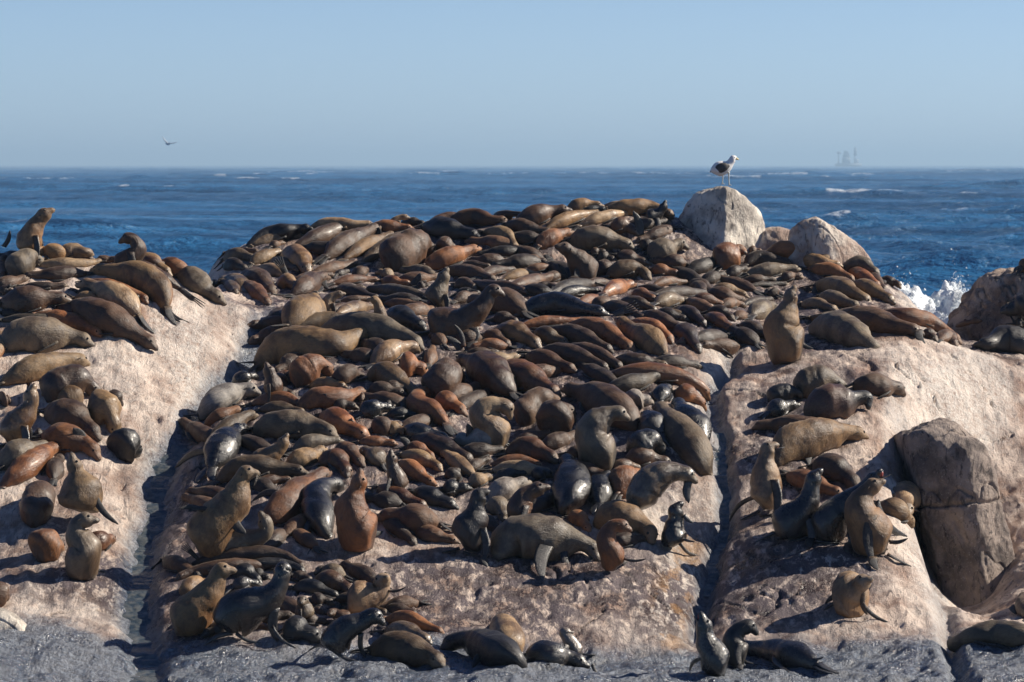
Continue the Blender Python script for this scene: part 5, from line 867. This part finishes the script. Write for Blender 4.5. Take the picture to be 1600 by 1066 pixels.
# ------------------------------------------------------------------ seals
def fur_material():
    n = NT('seal_fur')
    oi = n.new('ShaderNodeObjectInfo'); suv = n.attr('suv', 'Vector'); belly = n.attr('belly'); naked = n.attr('naked'); pale = n.attr('pale')
    sheen_wet = oi.outputs['Alpha']
    big = n.noise(n.mapv(suv, (2.2, 1.6, 1.6)), 1.6, 4, 0.6); fine = n.noise(n.mapv(suv, (26, 95, 95)), 1.0, 4, 0.7); mot = n.noise(suv, 14, 4, 0.65)
    base = n.mix(1.0, oi.outputs['Color'], n.rng(n.attr('tone'), 0.0, 2.0, 0.0, 2.0), 'MULTIPLY')
    c = n.mix(n.rng(big, 0.38, 0.60, 0, 1), n.mix(1.0, base, (0.45, 0.42, 0.42), 'MULTIPLY'), base)
    c = n.mix(n.rng(mot, 0.35, 0.7, 0.0, 0.30), c, n.mix(1.0, c, (1.7, 1.55, 1.35), 'MULTIPLY'))
    c = n.mix(n.math('MULTIPLY', belly, n.rng(big, 0.25, 0.5, 0.55, 1.0)), c, n.mix(n.rng(mot, 0.3, 0.7), (0.20, 0.062, 0.020), (0.30, 0.125, 0.045)))
    c = n.mix(n.math('MULTIPLY', pale, n.rng(mot, 0.3, 0.6, 0.4, 0.9)), c, (0.34, 0.265, 0.19))
    c = n.mix(n.rng(fine, 0.38, 0.7, 0.0, 0.35), c, n.mix(1.0, c, (0.45, 0.43, 0.42), 'MULTIPLY'))
    cl2 = n.noise(n.mapv(suv, (7, 20, 20)), 1.0, 4, 0.7, 0.6); c = n.mix(n.rng(cl2, 0.50, 0.68, 0.0, 0.45), c, n.mix(1.0, c, (0.32, 0.30, 0.30), 'MULTIPLY'))
    c = n.mix(n.rng(cl2, 0.42, 0.28, 0.0, 0.5), c, n.mix(1.0, c, (1.6, 1.5, 1.35), 'MULTIPLY'))
    c = n.mix(naked, c, n.mix(n.rng(mot, 0.4, 0.7), (0.014, 0.014, 0.016), (0.045, 0.041, 0.040)))
    r = n.math('SUBTRACT', n.rng(big, .4, .6, .46, .62), n.math('MULTIPLY', sheen_wet, n.rng(fine, 0.3, 0.7, 0.30, 0.18)))
    r = n.math('ADD', r, n.math('MULTIPLY', naked, 0.10))
    n.set(Base_Color=c, Roughness=r)
    n.b.inputs['Specular IOR Level'].default_value = 0.6
    n.set(Sheen_Weight=n.math('SUBTRACT', 0.16, n.math('MULTIPLY', sheen_wet, 0.16), True), Sheen_Roughness=0.3); n.b.inputs['Sheen Tint'].default_value = (1.0, 0.9, 0.75, 1)
    clump = n.noise(n.mapv(suv, (9, 26, 26)), 1.0, 5, 0.7, 0.8); h = n.math('ADD', n.math('MULTIPLY', fine, .6), n.math('MULTIPLY', mot, 1.2)); h = n.math('ADD', h, n.math('MULTIPLY', clump, 2.2))
    n.set(Normal=n.bump(h, 0.65, 0.011), Coat_Weight=n.math('MULTIPLY', n.math('SUBTRACT', sheen_wet, 0.25, True), 0.7, True), Coat_Roughness=0.27)
    return n.m
M_FUR = fur_material()
ne = NT('seal_eye'); ne.set(Base_Color=(0.006, 0.005, 0.005), Roughness=0.08); M_EYE = ne.m
nm_ = NT('seal_mouth'); nm_.set(Base_Color=(0.28, 0.06, 0.05), Roughness=0.35); M_MOUTH = nm_.m
nn = NT('seal_whisker'); nn.set(Base_Color=(0.55, 0.5, 0.42), Roughness=0.6); M_WHISK = nn.m
COL = dict(o=(0.235, 0.142, 0.062), g=(0.155, 0.116, 0.073), d=(0.090, 0.044, 0.020), c=(0.250, 0.096, 0.029), k=(0.013, 0.012, 0.013), t=(0.36, 0.235, 0.125), s=(0.24, 0.215, 0.19))
BODY = ([0, .04, .10, .20, .32, .45, .58, .70, .80, .90, 1.0], [.22, .36, .54, .78, .96, 1.02, 1.0, .92, .79, .62, .52])
BALL = ([0, .05, .13, .28, .5, .72, .87, 1.0], [.45, .72, .90, 1.0, 1.0, .95, .82, .62])
UPR = ([0, .04, .10, .20, .35, .48, .60, .72, .84, 1.0], [.66, .86, .97, 1.02, 1.0, .95, .87, .79, .71, .62])
HEAD = ([0, .15, .32, .48, .60, .70, .80, .90, .96, 1.0], [1.0, 1.02, 1.06, .98, .80, .62, .53, .47, .36, .16])
def catmull(P, n):
    P = np.asarray(P, float); Q = np.vstack([2 * P[0] - P[1], P, 2 * P[-1] - P[-2]]); out = []
    for i in range(len(P) - 1):
        p0, p1, p2, p3 = Q[i:i + 4]; t = np.linspace(0, 1, 24, endpoint=(i == len(P) - 2))[:, None]
        out.append(0.5 * ((2 * p1) + (-p0 + p2) * t + (2 * p0 - 5 * p1 + 4 * p2 - p3) * t ** 2 + (-p0 + 3 * p1 - 3 * p2 + p3) * t ** 3))
    C = np.vstack(out)
    l = np.concatenate([[0], np.cumsum(np.linalg.norm(np.diff(C[:, :3], axis=0), axis=1))])
    return C, l
def resample(C, l, q): return np.stack([np.interp(q, l, C[:, k]) for k in range(C.shape[1])], 1)
def norm(v): return v / (np.linalg.norm(v, axis=-1, keepdims=True) + 1e-9)
class Acc:
    def __init__(s): s.V = []; s.F = []; s.M = []; s.A = {k: [] for k in ('belly', 'naked', 'pale')}; s.tone = 1.0; s.uv = []; s.n = 0
    def add(s, V, Fs, mi=0, belly=0, naked=0, pale=0, uv=None):
        s.V.append(V); k = len(V)
        for f in Fs: s.F.append(f + s.n); s.M.append(np.full(len(f), mi))
        for nme, a in (('belly', belly), ('naked', naked), ('pale', pale)): s.A[nme].append(np.broadcast_to(np.asarray(a, float), (k,)))
        s.uv.append(V * 1.0 if uv is None else uv); s.n += k
    def mesh(s, name, mats):
        q = [f for f in s.F]; mi = np.concatenate(s.M)
        return mesh_np(name, np.vstack(s.V), q, mats, {**{k: np.concatenate(v) for k, v in s.A.items()}, 'tone': np.concatenate(s.T) if hasattr(s, 'T') else np.full(s.n, s.tone)}, matidx=mi, uv=np.vstack(s.uv))
def tube(C, a, b, side, up, nr, squash=None):
    th = np.linspace(0, 2 * math.pi, nr, endpoint=False)
    c, s_ = np.cos(th), np.sin(th)
    V = C[:, None] + side[:, None] * (a[:, None] * c)[..., None] + up[:, None] * (b[:, None] * s_)[..., None]
    return V, th
def caps(n, nr, c0, c1):
    j = np.arange(nr); j2 = (j + 1) % nr
    A = np.stack([np.full(nr, c0), j2, j], 1); B = np.stack([np.full(nr, c1), (n - 1) * nr + j, (n - 1) * nr + j2], 1)
    return A, B
def flipper(acc, root, tip, w, flat, bend=0.0, fan=False, rnd=None, uvo=0):
    """flattened paddle from root to tip; flat = direction of its wide axis"""
    root, tip = np.asarray(root, float), np.asarray(tip, float); d = tip - root; L = np.linalg.norm(d); t_ = d / (L + 1e-9)
    flat = flat - t_ * np.dot(flat, t_); flat = norm(flat); nrm = np.cross(t_, flat)
    def strip(r0, t1, ww, n=9, nr=8, prof=None, th=0.016):
        q = np.linspace(0, 1, n); C = r0 + (t1 - r0) * q[:, None] + nrm * (bend * L * np.sin(q * math.pi))[:, None] + flat * (0.10 * L * np.sin(q * math.pi) * (0 if fan else 1))[:, None]
        wa = ww * np.interp(q, *prof); ta = np.interp(q, [0, .3, 1], [th * 2.0, th * 1.1, th * 0.45])
        V, _ = tube(C, wa, ta, np.repeat(flat[None], n, 0), np.repeat(nrm[None], n, 0), nr)
        V = V.reshape(-1, 3); V = np.vstack([V, C[0], C[-1] + t_ * ww * 0.2])
        A, B = caps(n, nr, n * nr, n * nr + 1)
        acc.add(V, [gridfaces(n, nr, True), A, B], naked=np.concatenate([np.repeat(np.interp(q, [0, .25], [.45, 1]), nr), [1, 1]]))
    if fan:
        strip(root, root + d * 0.55, w, prof=([0, .3, 1], [.6, .75, .9]))
        for k in range(5):
            o = (k - 2) / 2.0
            strip(root + d * 0.42 + flat * o * w * 0.6, tip + flat * o * w * 1.35 - t_ * abs(o) * L * 0.08, w * 0.17, n=5, nr=6, prof=([0, .5, 1], [1, 1, .5]), th=0.008)
    else:
        strip(root, tip, w, prof=([0, .12, .35, .65, .88, 1.0], [1.15, .95, 1.0, .85, .55, .18]))
def build_seal(S):
    z0, v0, typ, col, Rp, pts, opts, seed = S['o'][0], S['o'][1], S['t'], S['c'], S['R'], S['p'], S['x'], S['i']
    rg = random.Random(seed * 7 + 3); npn = len(pts)
    up_right = typ == 'U'; flags = opts.split(); lean = 0.0; big_ball = 'ball' in flags; facing = 'v' in flags
    for q in flags:
        if q.startswith('dz:'): lean = float(q[3:])
    # depth of each spine point: the rock under the body's lower outline
    P = []
    if up_right:
        Yb = None
        for fx in (0.85, 0.5, 0.2, 0, -1, 1.5, 2, 3, 4, 6, 8):
            lo = max(range(npn), key=lambda i: pts[i][1]); Yb = cast(pts[lo][0], pts[lo][1] + Rp * fx)
            if Yb: break
        ys = [Yb + S['d']] * npn
    else:
        ys = []
        for i, (u, v) in enumerate(pts):
            s = i / max(1, npn - 1); k = np.interp(s, [0, .15, .8, 1], [.4, .8, .6, .3]) if not big_ball else 0.8
            y = None
            for fx in (k, k * .5, 0, -.6, 1.5, 2.5, 4, 6):
                y = cast(u, v + Rp * fx)
                if y: break
            ys.append(y if y else (ys[-1] if ys else 80.0))
        ym = float(np.median(ys)); lim = 0.85
        tt = np.arange(npn) - (npn - 1) / 2
        if npn > 2:
            sl = float(np.sum(tt * (np.array(ys) - np.mean(ys))) / np.sum(tt ** 2)); ln = np.mean(ys) + sl * tt
            ys = list(0.55 * ln + 0.45 * np.array(ys))
        ys = [min(max(y, ym - lim), ym + lim) for y in ys]
        ys = [y + S['d'] for y in ys]
    s_ = np.linspace(0, 1, npn); ys = list(np.array(ys) + lean * np.clip((s_ - 0.15) / 0.85, 0, 1))
    for (u, v), y in zip(pts, ys): P.append(at(u, v, y))
    P = np.array(P)
    Ym = float(np.mean(P[:, 1])); mpp = Ym / F; Rm = Rp * mpp * (1.07 if (up_right or big_ball) else 1.14 + 0.22 * min(max((13 - Rp) / 6, 0), 1))
    hr = min(max(Rm * (0.54 if not big_ball else .45), 0.066), 0.135)
    if big_ball: P[-1] += np.array([0, .22, -Rm * .55])
    if facing: P[-1, 1] -= 0.20; P[-1, 2] -= 0.03
    if not up_right:            # a resting body never hovers: let it down onto the rock
        zg = hgt2(P[:, 0], P[:, 1]); P[:, 2] = np.minimum(P[:, 2], zg + Rm * np.interp(s_, [0, .2, .8, 1], [.7, 1.15, 1.1, .9]))
    C, l = catmull(P, 24); L = l[-1]
    hu = min(hr * (2.75 if not up_right else 2.6), L * 0.42)
    n = 46; nb = 30
    q = np.concatenate([np.linspace(0, L - hu, nb, endpoint=False) ** 1.0, np.linspace(L - hu, L, n - nb)])
    q[:6] = (L - hu) * np.array([0, .012, .035, .07, .105, .14])
    K = resample(C, l, q)
    for _ in range(2): K[1:-1] = 0.25 * K[:-2] + 0.5 * K[1:-1] + 0.25 * K[2:]
    sb = np.clip(q / (L - hu), 0, 1); sh = np.clip((q - (L - hu)) / hu, 0, 1)
    prof = BALL if big_ball else (UPR if up_right else BODY)
    fat = rg.uniform(0.94, 1.04)
    rb = Rm * fat * np.interp(sb, *prof); nk = hr * 1.02
    wgt = np.clip((sb - 0.72) / 0.28, 0, 1) ** 1.2
    rb = rb * (1 - wgt) + np.maximum(nk, rb * (0.62 if up_right else 0.55)) * wgt
    r = np.where(q <= L - hu + 1e-6, rb, hr * np.interp(sh, *HEAD))
    r[:3] *= (0.6, 0.85, 0.97)
    k3 = r.copy(); r[1:-1] = 0.2 * k3[:-2] + 0.6 * k3[1:-1] + 0.2 * k3[2:]
    T = norm(np.gradient(K, axis=0))
    # frames: wide axis stays horizontal while the body lies, then is carried along
    side = np.zeros_like(K); ref = np.array([0, 0, 1.0]); s0 = np.cross(T[0], ref)
    if np.linalg.norm(s0) < .3: s0 = np.array([T[0][1], -T[0][0], 0]) + np.array([.01, 1, 0])
    side[0] = norm(s0)
    for i in range(1, n):
        a = side[i - 1] - T[i] * np.dot(side[i - 1], T[i]); a = norm(a)
        hc = np.cross(T[i], ref); m = np.linalg.norm(hc)
        if m > .5:
            hc = hc / m
            if np.dot(hc, a) < 0: hc = -hc if up_right else hc
            a = norm(a + 0.25 * m * (hc - a))
        side[i] = norm(a)
    upv = np.cross(side, T)
    if upv[:, 2].sum() < 0: side = -side; upv = -upv
    rolled = rg.random() < 0.36
    if 'b' in flags or 'bb' in flags or rolled:      # rolled onto its side: belly turned part-way to view
        roll = rg.uniform(0.6, 1.1) * (1 if np.dot(side[n // 2], [0, -1, 0]) > 0 else -1)
        roll = roll * np.clip(1.2 - sb, 0.2, 1)[:, None] * (1 - sh)[:, None] * (0.5 if up_right else 1)
        s2 = side * np.cos(roll) - upv * np.sin(roll); upv = side * np.sin(roll) + upv * np.cos(roll); side = s2
    hd = np.interp(sh, [0, .4, .6, 1], [0, 0, .05, .22]) * hr
    K2 = K - upv * hd[:, None]
    a = r * np.interp(sb, [0, .3, .8, 1], [1.05, 1.07, 1.02, 1.0]); b = r * np.interp(sb, [0, .4, 1], [.78, .96, 1.0])
    a = np.where(sh > 0.55, a * 1.06, a); b = np.where(sh > 0.6, b * 0.88, b)
    nr = 26
    V, th = tube(K2, a, b, side, upv, nr)
    # soft irregularities: blubber rolls, shoulder and hip masses, neck folds
    nz = fbm(V[..., 0] * 5 + seed, V[..., 1] * 5, V[..., 2] * 5, s=seed % 97, o=2)
    rad = norm(V - K2[:, None])
    fold = 0
    fz = np.exp(-((sb - .86) / .10) ** 2) * (sh < .1) * (1.0 if up_right else 0.45)
    fold = (fz * np.sin(q * 62 + seed) * 0.028)[:, None] * (0.6 + 0.4 * np.cos(th * 2 + seed))[None]
    sc_ = (np.clip(1 - sh * 1.4, 0.06, 1) * r)[:, None]
    V = V + rad * (sc_ * (0.075 * nz + 0.03 * vnoise(V[..., 0] * 13 + seed, V[..., 1] * 13, V[..., 2] * 13, s=3) + fold))[..., None]
    if 'w' in flags and up_right:
        V = V + rad * (sc_ * 0.02 * vnoise(V[..., 0] * 16, V[..., 1] * 9, V[..., 2] * 30, s=5))[..., None]
    # the underside settles onto the rock
    g = hgt2(V[..., 0], V[..., 1]); under = g + 0.004 - V[..., 2]; m = (under > 0) & (under < (0.9 if up_right else 0.5) * Rm)
    V[..., 2] = np.where(m, V[..., 2] + under * 0.8, V[..., 2]); out = np.where(m, under, 0) * 0.25
    V[..., :2] += rad[..., :2] * out[..., None]
    g = hgt2(V[..., 0], V[..., 1]); gap = V[..., 2] - g; reach = Rm * (1.25 if up_right else .8)
    k_ = np.clip(-rad[..., 2] * 1.25, 0, 1) * np.clip((.62 if up_right else .95) - sb, 0, .12)[:, None] / .12 * (gap > 0) * np.clip((reach - gap) / (.35 * reach), 0, 1)
    V[..., 2] -= gap * k_
    if up_right: V[..., :2] += rad[..., :2] * (Rm * .16 * np.clip(1.25 - sb / .42, 0, 1)[:, None] * np.clip(.35 - rad[..., 2], 0, 1) * (sb > .02)[:, None])[..., None]
    acc = Acc(); dn = -np.sin(th)[None] * np.ones((n, 1))
    bel = np.clip((dn + .1) * 1.2, 0, 1) * np.interp(sb, [0, .1, .7, .95], [.6, 1, 1, .3])[:, None] * (1 - np.clip(sh * 3, 0, 1))[:, None]
    bs = .9 if 'bb' in flags else (0.75 if 'b' in flags else {'c': .55, 'o': .28, 'd': .25, 't': .2, 'g': .10, 'k': .05, 's': .05}[col])
    if rolled and not up_right and col in 'odct': bs = max(bs, .8)
    if 'bb' in flags: bel = np.clip(bel + 0.40 * (1 - np.clip(sh * 3, 0, 1))[:, None] * np.exp(-((sb - .45) / .3) ** 2)[:, None], 0, 1)
    nak = np.clip((sh - .93) / .04, 0, 1)[:, None] * np.ones(nr) * np.where(np.sin(th) > -.2, 1, .3)
    nak = np.maximum(nak, np.clip((.035 - sb) / .03, 0, 1)[:, None] * 0.7)
    pal = {'t': .8, 'o': .45, 'g': .35, 's': .5, 'c': .35, 'd': .2, 'k': .03}[col]
    pl = (np.interp(sh, [.35, .62, .9], [0, 1, .6])[:, None] + np.interp(sb, [.62, .85, 1], [0, .9, .7])[:, None] * np.clip(dn, 0, 1) * (sh < .5)[:, None]) * pal
    Vf = V.reshape(-1, 3); Vf = np.vstack([Vf, K2[0] - T[0] * r[0] * .25, K2[-1] + T[-1] * r[-1] * .5])
    A, B = caps(n, nr, n * nr, n * nr + 1)
    uv = np.stack([np.repeat(q[:, None], nr, 1), np.cos(th)[None] * r[:, None], np.sin(th)[None] * r[:, None] + seed * 3.1], -1).reshape(-1, 3)
    uv = np.vstack([uv, uv[0], uv[-1]])
    acc.add(Vf, [gridfaces(n, nr, True), A, B], 0, np.concatenate([(bel * bs).ravel(), [0, 0]]), np.concatenate([nak.ravel(), [.6, 1]]), np.concatenate([np.clip(pl, 0, 1).ravel(), [0, 0]]), uv)
    # head details
    def hp(h): return int(np.argmin(np.abs(sh - h) + (sh <= 0) * 9))
    mirror = (1, -1)
    for sgn in mirror:
        i = hp(.52); ang = R(52); dirv = side[i] * sgn * math.cos(R(38)) + upv[i] * math.sin(R(38))
        ec = K2[i] + side[i] * sgn * a[i] * math.cos(R(36)) * .93 + upv[i] * b[i] * math.sin(R(36)) * .93; er_ = hr * .19
        uu, vv = np.meshgrid(np.linspace(0, 2 * math.pi, 8, endpoint=False), np.linspace(-1.4, 1.4, 6))
        E = ec + er_ * np.stack([np.cos(vv) * np.cos(uu), np.cos(vv) * np.sin(uu), np.sin(vv)], -1).reshape(-1, 3)
        acc.add(E, [gridfaces(6, 8, True)], 1)
        i = hp(.18); ec = K2[i] + side[i] * sgn * a[i] * .9 + upv[i] * b[i] * .35
        flipper_small(acc, ec, ec + (side[i] * sgn * .55 - T[i] * .9 - upv[i] * .25) * hr * .5, hr * .11)
    if S['area'] > 5200 and sh.max() > 0:
        i = hp(.88)
        for sgn in mirror:
            for k in range(5):
                p0 = K2[i] + side[i] * sgn * a[i] * .9 - upv[i] * b[i] * (.1 + .12 * k); p1 = p0 + (side[i] * sgn * .8 - upv[i] * (.35 + .15 * k) + T[i] * (.5 - .2 * k)) * hr * rg.uniform(.9, 1.3)
                flipper_small(acc, p0, p1, 0.0016, 3)
    if 'j' in flags:
        i = hp(.5); p0 = K2[i] - upv[i] * b[i] * .55; p1 = p0 + (T[i] * .92 - upv[i] * .62) * hu * .52
        flipper(acc, p0, p1, hr * .36, side[i]); 
        i2 = hp(.78); c_ = K2[i2] - upv[i2] * b[i2] * .75; uu, vv = np.meshgrid(np.linspace(0, 2 * math.pi, 10, endpoint=False), np.linspace(-1.4, 1.4, 6))
        E = c_ - T[i2] * hr * .25 + side[i2] * (np.cos(vv) * np.cos(uu)).reshape(-1, 1) * hr * .36 + T[i2] * (np.cos(vv) * np.sin(uu)).reshape(-1, 1) * hr * .62 + upv[i2] * (np.sin(vv)).reshape(-1, 1) * hr * .22
        acc.add(E, [gridfaces(6, 10, True)], 2)
    # flippers
    def grd(p, off=0.012): return np.array([p[0], p[1], max(float(hgt2(p[0], p[1])) + off, p[2] if False else -9)])
    fl_px = [f for f in flags if f.startswith('fl:') or f.startswith('ff:')]
    i = int(np.argmin(np.abs(sb - (.72 if not up_right else .54)) + (sh > 0) * 9)); lf = float(np.clip(L * .27, .24, .46))
    if 'nf' not in flags and not big_ball:
        for sgn in mirror:
            root = K2[i] + side[i] * sgn * a[i] * .78 - upv[i] * b[i] * .45
            if up_right:
                tgt = root + side[i] * sgn * .10; tgt[2] = 0; gp = grd(tgt); dz = root[2] - gp[2]
                if dz < .95:
                    root = root - np.array([0, .04, 0]); gp = gp + np.array([0, -.10, 0]); gp = grd(gp)
                    flipper(acc, root, gp, lf * .26, T[0] + np.array([.3, 0, 0])); o = side[i] * sgn * .8 + np.array([rg.uniform(-.4, .4), -.35, 0]); tip = gp + norm(o) * lf * .62
                    flipper(acc, gp + (root - gp) * .12, grd(tip), lf * .21, np.cross(norm(o), [0, 0, 1]))
            else:
                tip = root + side[i] * sgn * a[i] * .35 - T[i] * lf * .95; tip = grd(tip) if abs(hgt2(tip[0], tip[1]) - root[2]) < .35 else tip - np.array([0, 0, .08])
                flipper(acc, root, tip, lf * .19, T[i] * .2 + side[i] * sgn + upv[i] * .2)
    if not big_ball and not any('ff:' in f for f in flags) and 'nf' not in flags:
        for sgn in mirror:
            root = K2[1] + side[1] * sgn * a[1] * .5
            if up_right:
                gr_ = float(hgt2(root[0], root[1]))
                if root[2] - gr_ < .6: root = root.copy(); root[2] = gr_ + .05
                d = np.array([sgn * 1.0, -.25, 0]) + T[0] * np.array([1, 1, 0]) * rg.uniform(-.2, .4)
            else: d = -T[0] + side[1] * sgn * rg.uniform(.12, .4)
            tip = root + norm(d) * lf * (1.05 if up_right else .85)
            gz = float(hgt2(tip[0], tip[1]))
            if abs(gz - root[2]) < .4: tip[2] = gz + .012
            flipper(acc, root, tip, lf * .20, np.cross(norm(tip - root), [0, 0, 1]))
    for f in fl_px:
        x0, y0, x1, y1, ww = [float(t) for t in f[3:].split(',')]
        pr = np.array([x0, y0]); up_ = np.array([CX + K2[:, 0] / K2[:, 1] * F, HZ + (H - K2[:, 2]) / K2[:, 1] * F]).T
        j = int(np.argmin(np.linalg.norm(up_ - pr, axis=1))); Yd = K2[j, 1] - min(a[j], Rm) * .75
        p0 = at(x0, y0, Yd); p0 = p0 + 0.38 * (K2[j] - p0); p1 = at(x1, y1, Yd - .02)
        down = y1 > y0 - 4
        if down:
            gY = cast(x1, y1)
            if gY and abs(gY - Yd) < .9: p1 = at(x1, y1, gY - .02)
        flipper(acc, p0, p1, ww * Yd / F, np.cross(norm(p1 - p0), norm(np.array([.15, -1, .25]))), fan=f.startswith('ff:'))
    return acc
def flipper_small(acc, p0, p1, w, nr=5):
    p0, p1 = np.asarray(p0), np.asarray(p1); t = norm(p1 - p0); s = norm(np.cross(t, [0.3, .2, 1])); u = np.cross(s, t)
    C = np.stack([p0, (p0 + p1) / 2, p1]); V, _ = tube(C, np.array([w, w * .9, w * .25]), np.array([w, w * .9, w * .25]) * .7, np.repeat(s[None], 3, 0), np.repeat(u[None], 3, 0), nr)
    acc.add(V.reshape(-1, 3), [gridfaces(3, nr, True)], 3 if nr == 3 else 0, naked=.5)
SHADE = {}
def place(S, name='fur_seal'):
    acc = build_seal(S); me = acc.mesh(name, [M_FUR, M_EYE, M_MOUTH, M_WHISK]); return me
import time as _t
rest = Acc(); rest.T = []; t0 = _t.time()
for S in SEALS:
    rg = random.Random(S['i']); c = COL[S['c']]; k = S['k']; tw = rg.uniform(-.06, .06)
    colr = (c[0] * k * (1 + tw), c[1] * k, c[2] * k * (1 - tw), 1.0 if 'w' in S['x'].split() else (0.5 if S['c'] == 'k' else rg.choice([0, .1, .2, .45])))
    if S['lab'] is None:
        a = build_seal(S); rest.V += a.V; rest.F += [f + rest.n for f in a.F]; rest.M += a.M; rest.uv += a.uv; rest.n += a.n; rest.T.append(np.full(a.n, S['k'] * rg.uniform(.6, 1.5)))
        for q in rest.A: rest.A[q] += a.A[q]
        continue
    o = add('fur_seal', place(S)); o.color = colr
    tag(o, S['lab'], 'seal', S['g'])
if rest.n:
    o = add('fur_seal_crowd', rest.mesh('fur_seal_crowd', [M_FUR, M_EYE, M_MOUTH, M_WHISK])); o.color = COL['d'] + (0.1,)
    tag(o, 'small scraps of more distant brown seals showing between the others on the rock', 'seals', kind='stuff')
# ------------------------------------------------------------------ birds
def bird():
    n = NT('gull_white'); n.set(Base_Color=(0.80, 0.79, 0.77), Roughness=0.6); W = n.m
    n = NT('gull_slate'); co = n.new('ShaderNodeTexCoord').outputs['Object']; q = n.noise(n.mapv(co, (30, 30, 90)), 1, 3, .6)
    n.set(Base_Color=n.mix(n.rng(q, .3, .7), (0.035, 0.033, 0.034), (0.085, 0.08, 0.078)), Roughness=0.6); D = n.m
    n = NT('gull_yellow'); n.set(Base_Color=(0.70, 0.55, 0.22), Roughness=0.4); Ye = n.m
    n = NT('gull_leg'); n.set(Base_Color=(0.62, 0.62, 0.55), Roughness=0.5); Lg = n.m
    Yg = 83.15; mp = Yg / F; A = Acc()
    def w(u, v, dy=0.0): return at(u, v, Yg + dy)
    def loft(pts, rad, mi, nr=16, wide=1.0):
        C, l = catmull(np.array(pts), 20); q = np.linspace(0, l[-1], 22); K = resample(C, l, q); t = np.linspace(0, 1, len(rad)); r = np.interp(np.linspace(0, 1, 22), t, rad) * mp
        T = norm(np.gradient(K, axis=0)); s = norm(np.cross(T, np.array([0, 1.0, 0]))); y = np.cross(s, T)
        V, _ = tube(K, r, r * wide, s, y, nr); V = np.vstack([V.reshape(-1, 3), K[0], K[-1]]); a, b = caps(22, nr, 22 * nr, 22 * nr + 1); A.add(V, [gridfaces(22, nr, True), a, b], mi)
    loft([w(1110, 268), w(1119, 265), w(1128, 263), w(1137, 259), w(1143, 252), w(1146, 247), w(1150.5, 246.5)], [1.4, 6.5, 10.2, 11.8, 11.6, 10.4, 8.2, 6.0, 5.6, 5.3, 2.0], 0)
    loft([w(1148.5, 247.6), w(1151.5, 248.3), w(1154.5, 249.6)], [2.1, 1.8, .7], 2, 8)
    for dy in (-1, 1):
        loft([w(1114, 268.5, dy * .03), w(1121, 265, dy * .11), w(1130, 261.5, dy * .14), w(1140, 258.5, dy * .115)], [1.2, 4.6, 7.2, 7.6, 6.0, 1.5], 1, 12, .42)
        loft([w(1109, 269.2, dy * .02), w(1114, 266.6, dy * .03), w(1120, 264, dy * .05)], [.6, 1.3, 1.8], 1, 8, .5)
        loft([w(1117, 262, dy * .12), w(1121, 267, dy * .14), w(1127, 270, dy * .13)], [.4, 2.2, .5], 0, 8, .4)
        loft([w(1148.2, 245.8, dy * .045 * 1.15), w(1149.2, 245.8, dy * .045 * 1.15)], [.2, .55, .2], 1, 8, 1)
    for (ua, va, ub, vb, dy) in ((1129, 270, 1128.6, 287.0, .05), (1138.5, 269, 1139.5, 289, -.05)):
        loft([w(ua, va, dy), w(ua + .3, (va + vb) / 2, dy), w(ub, vb, dy)], [2.0, 1.0, .75, .8, .9], 3, 8)
        loft([w(ub - 1, vb + .2, dy), w(ub + 3.4, vb + .6, dy - .03)], [.9, .9, .4], 3, 8, 1.6)
    for k in range(3): loft([w(1108.5 + k * 2.3, 270.4 - k * .9, -.045), w(1110 + k * 2.3, 269.8 - k * .9, -.048)], [.2, .8, .2], 0, 6, .5)
    o = add('gull', A.mesh('gull', [W, D, Ye, Lg])); tag(o, 'black-backed white gull standing on top of the tall whitened boulder', 'gull')
    B = Acc(); Yb = 1500.0; m = Yb / F; A = B
    def w(u, v, dy=0.0): return at(u, v, Yb + dy)
    mp = m; Yg = Yb
    def loft2(pts, rad, wide):
        C, l = catmull(np.array(pts), 12); q = np.linspace(0, l[-1], 12); K = resample(C, l, q); r = np.interp(np.linspace(0, 1, 12), np.linspace(0, 1, len(rad)), rad) * m
        T = norm(np.gradient(K, axis=0)); s = norm(np.cross(T, np.array([0, 1.0, 0]))); y = np.cross(s, T)
        V, _ = tube(K, r, r * wide, s, y, 8); V = np.vstack([V.reshape(-1, 3), K[0], K[-1]]); a, b = caps(12, 8, 96, 97); B.add(V, [gridfaces(12, 8, True), a, b], 0)
    loft2([w(258.5, 224.5), w(263, 225), w(268, 223.5)], [.5, 1.9, 2.0, 1.2, .5], 1)
    loft2([w(262, 224), w(258, 220), w(254, 213)], [1.1, 1.1, .8, .3], 3)
    loft2([w(264, 224), w(270, 224), w(277, 222)], [1.1, .9, .6, .3], 3)
    n = NT('hazed_feathers'); n.set(Base_Color=(0.34, 0.40, 0.48), Roughness=.6)  # dark plumage lightened to blue-grey, haze painted into the colour
    o = add('flying_bird', B.mesh('flying_bird', [n.m])); tag(o, 'small dark bird flying with raised wings above the left horizon', 'bird')
bird()
# ------------------------------------------------------------------ sea haze
V, Fc = box(-46000, 46000, -160, 45000, -6, 88); 
hz = bpy.data.materials.new('haze'); hz.use_nodes = True; t = hz.node_tree; t.nodes.clear()
pv = t.nodes.new('ShaderNodeVolumePrincipled'); out = t.nodes.new('ShaderNodeOutputMaterial'); t.links.new(pv.outputs[0], out.inputs['Volume'])
pv.inputs['Color'].default_value = (0.53, 0.77, 1.0, 1); pv.inputs['Density'].default_value = 1.1e-4; pv.inputs['Anisotropy'].default_value = 0.2
o = add('haze', mesh_np('haze', V, [Fc], hz, smooth=False)); tag(o, 'thin blue sea haze over the water toward the horizon', 'haze', kind='stuff')
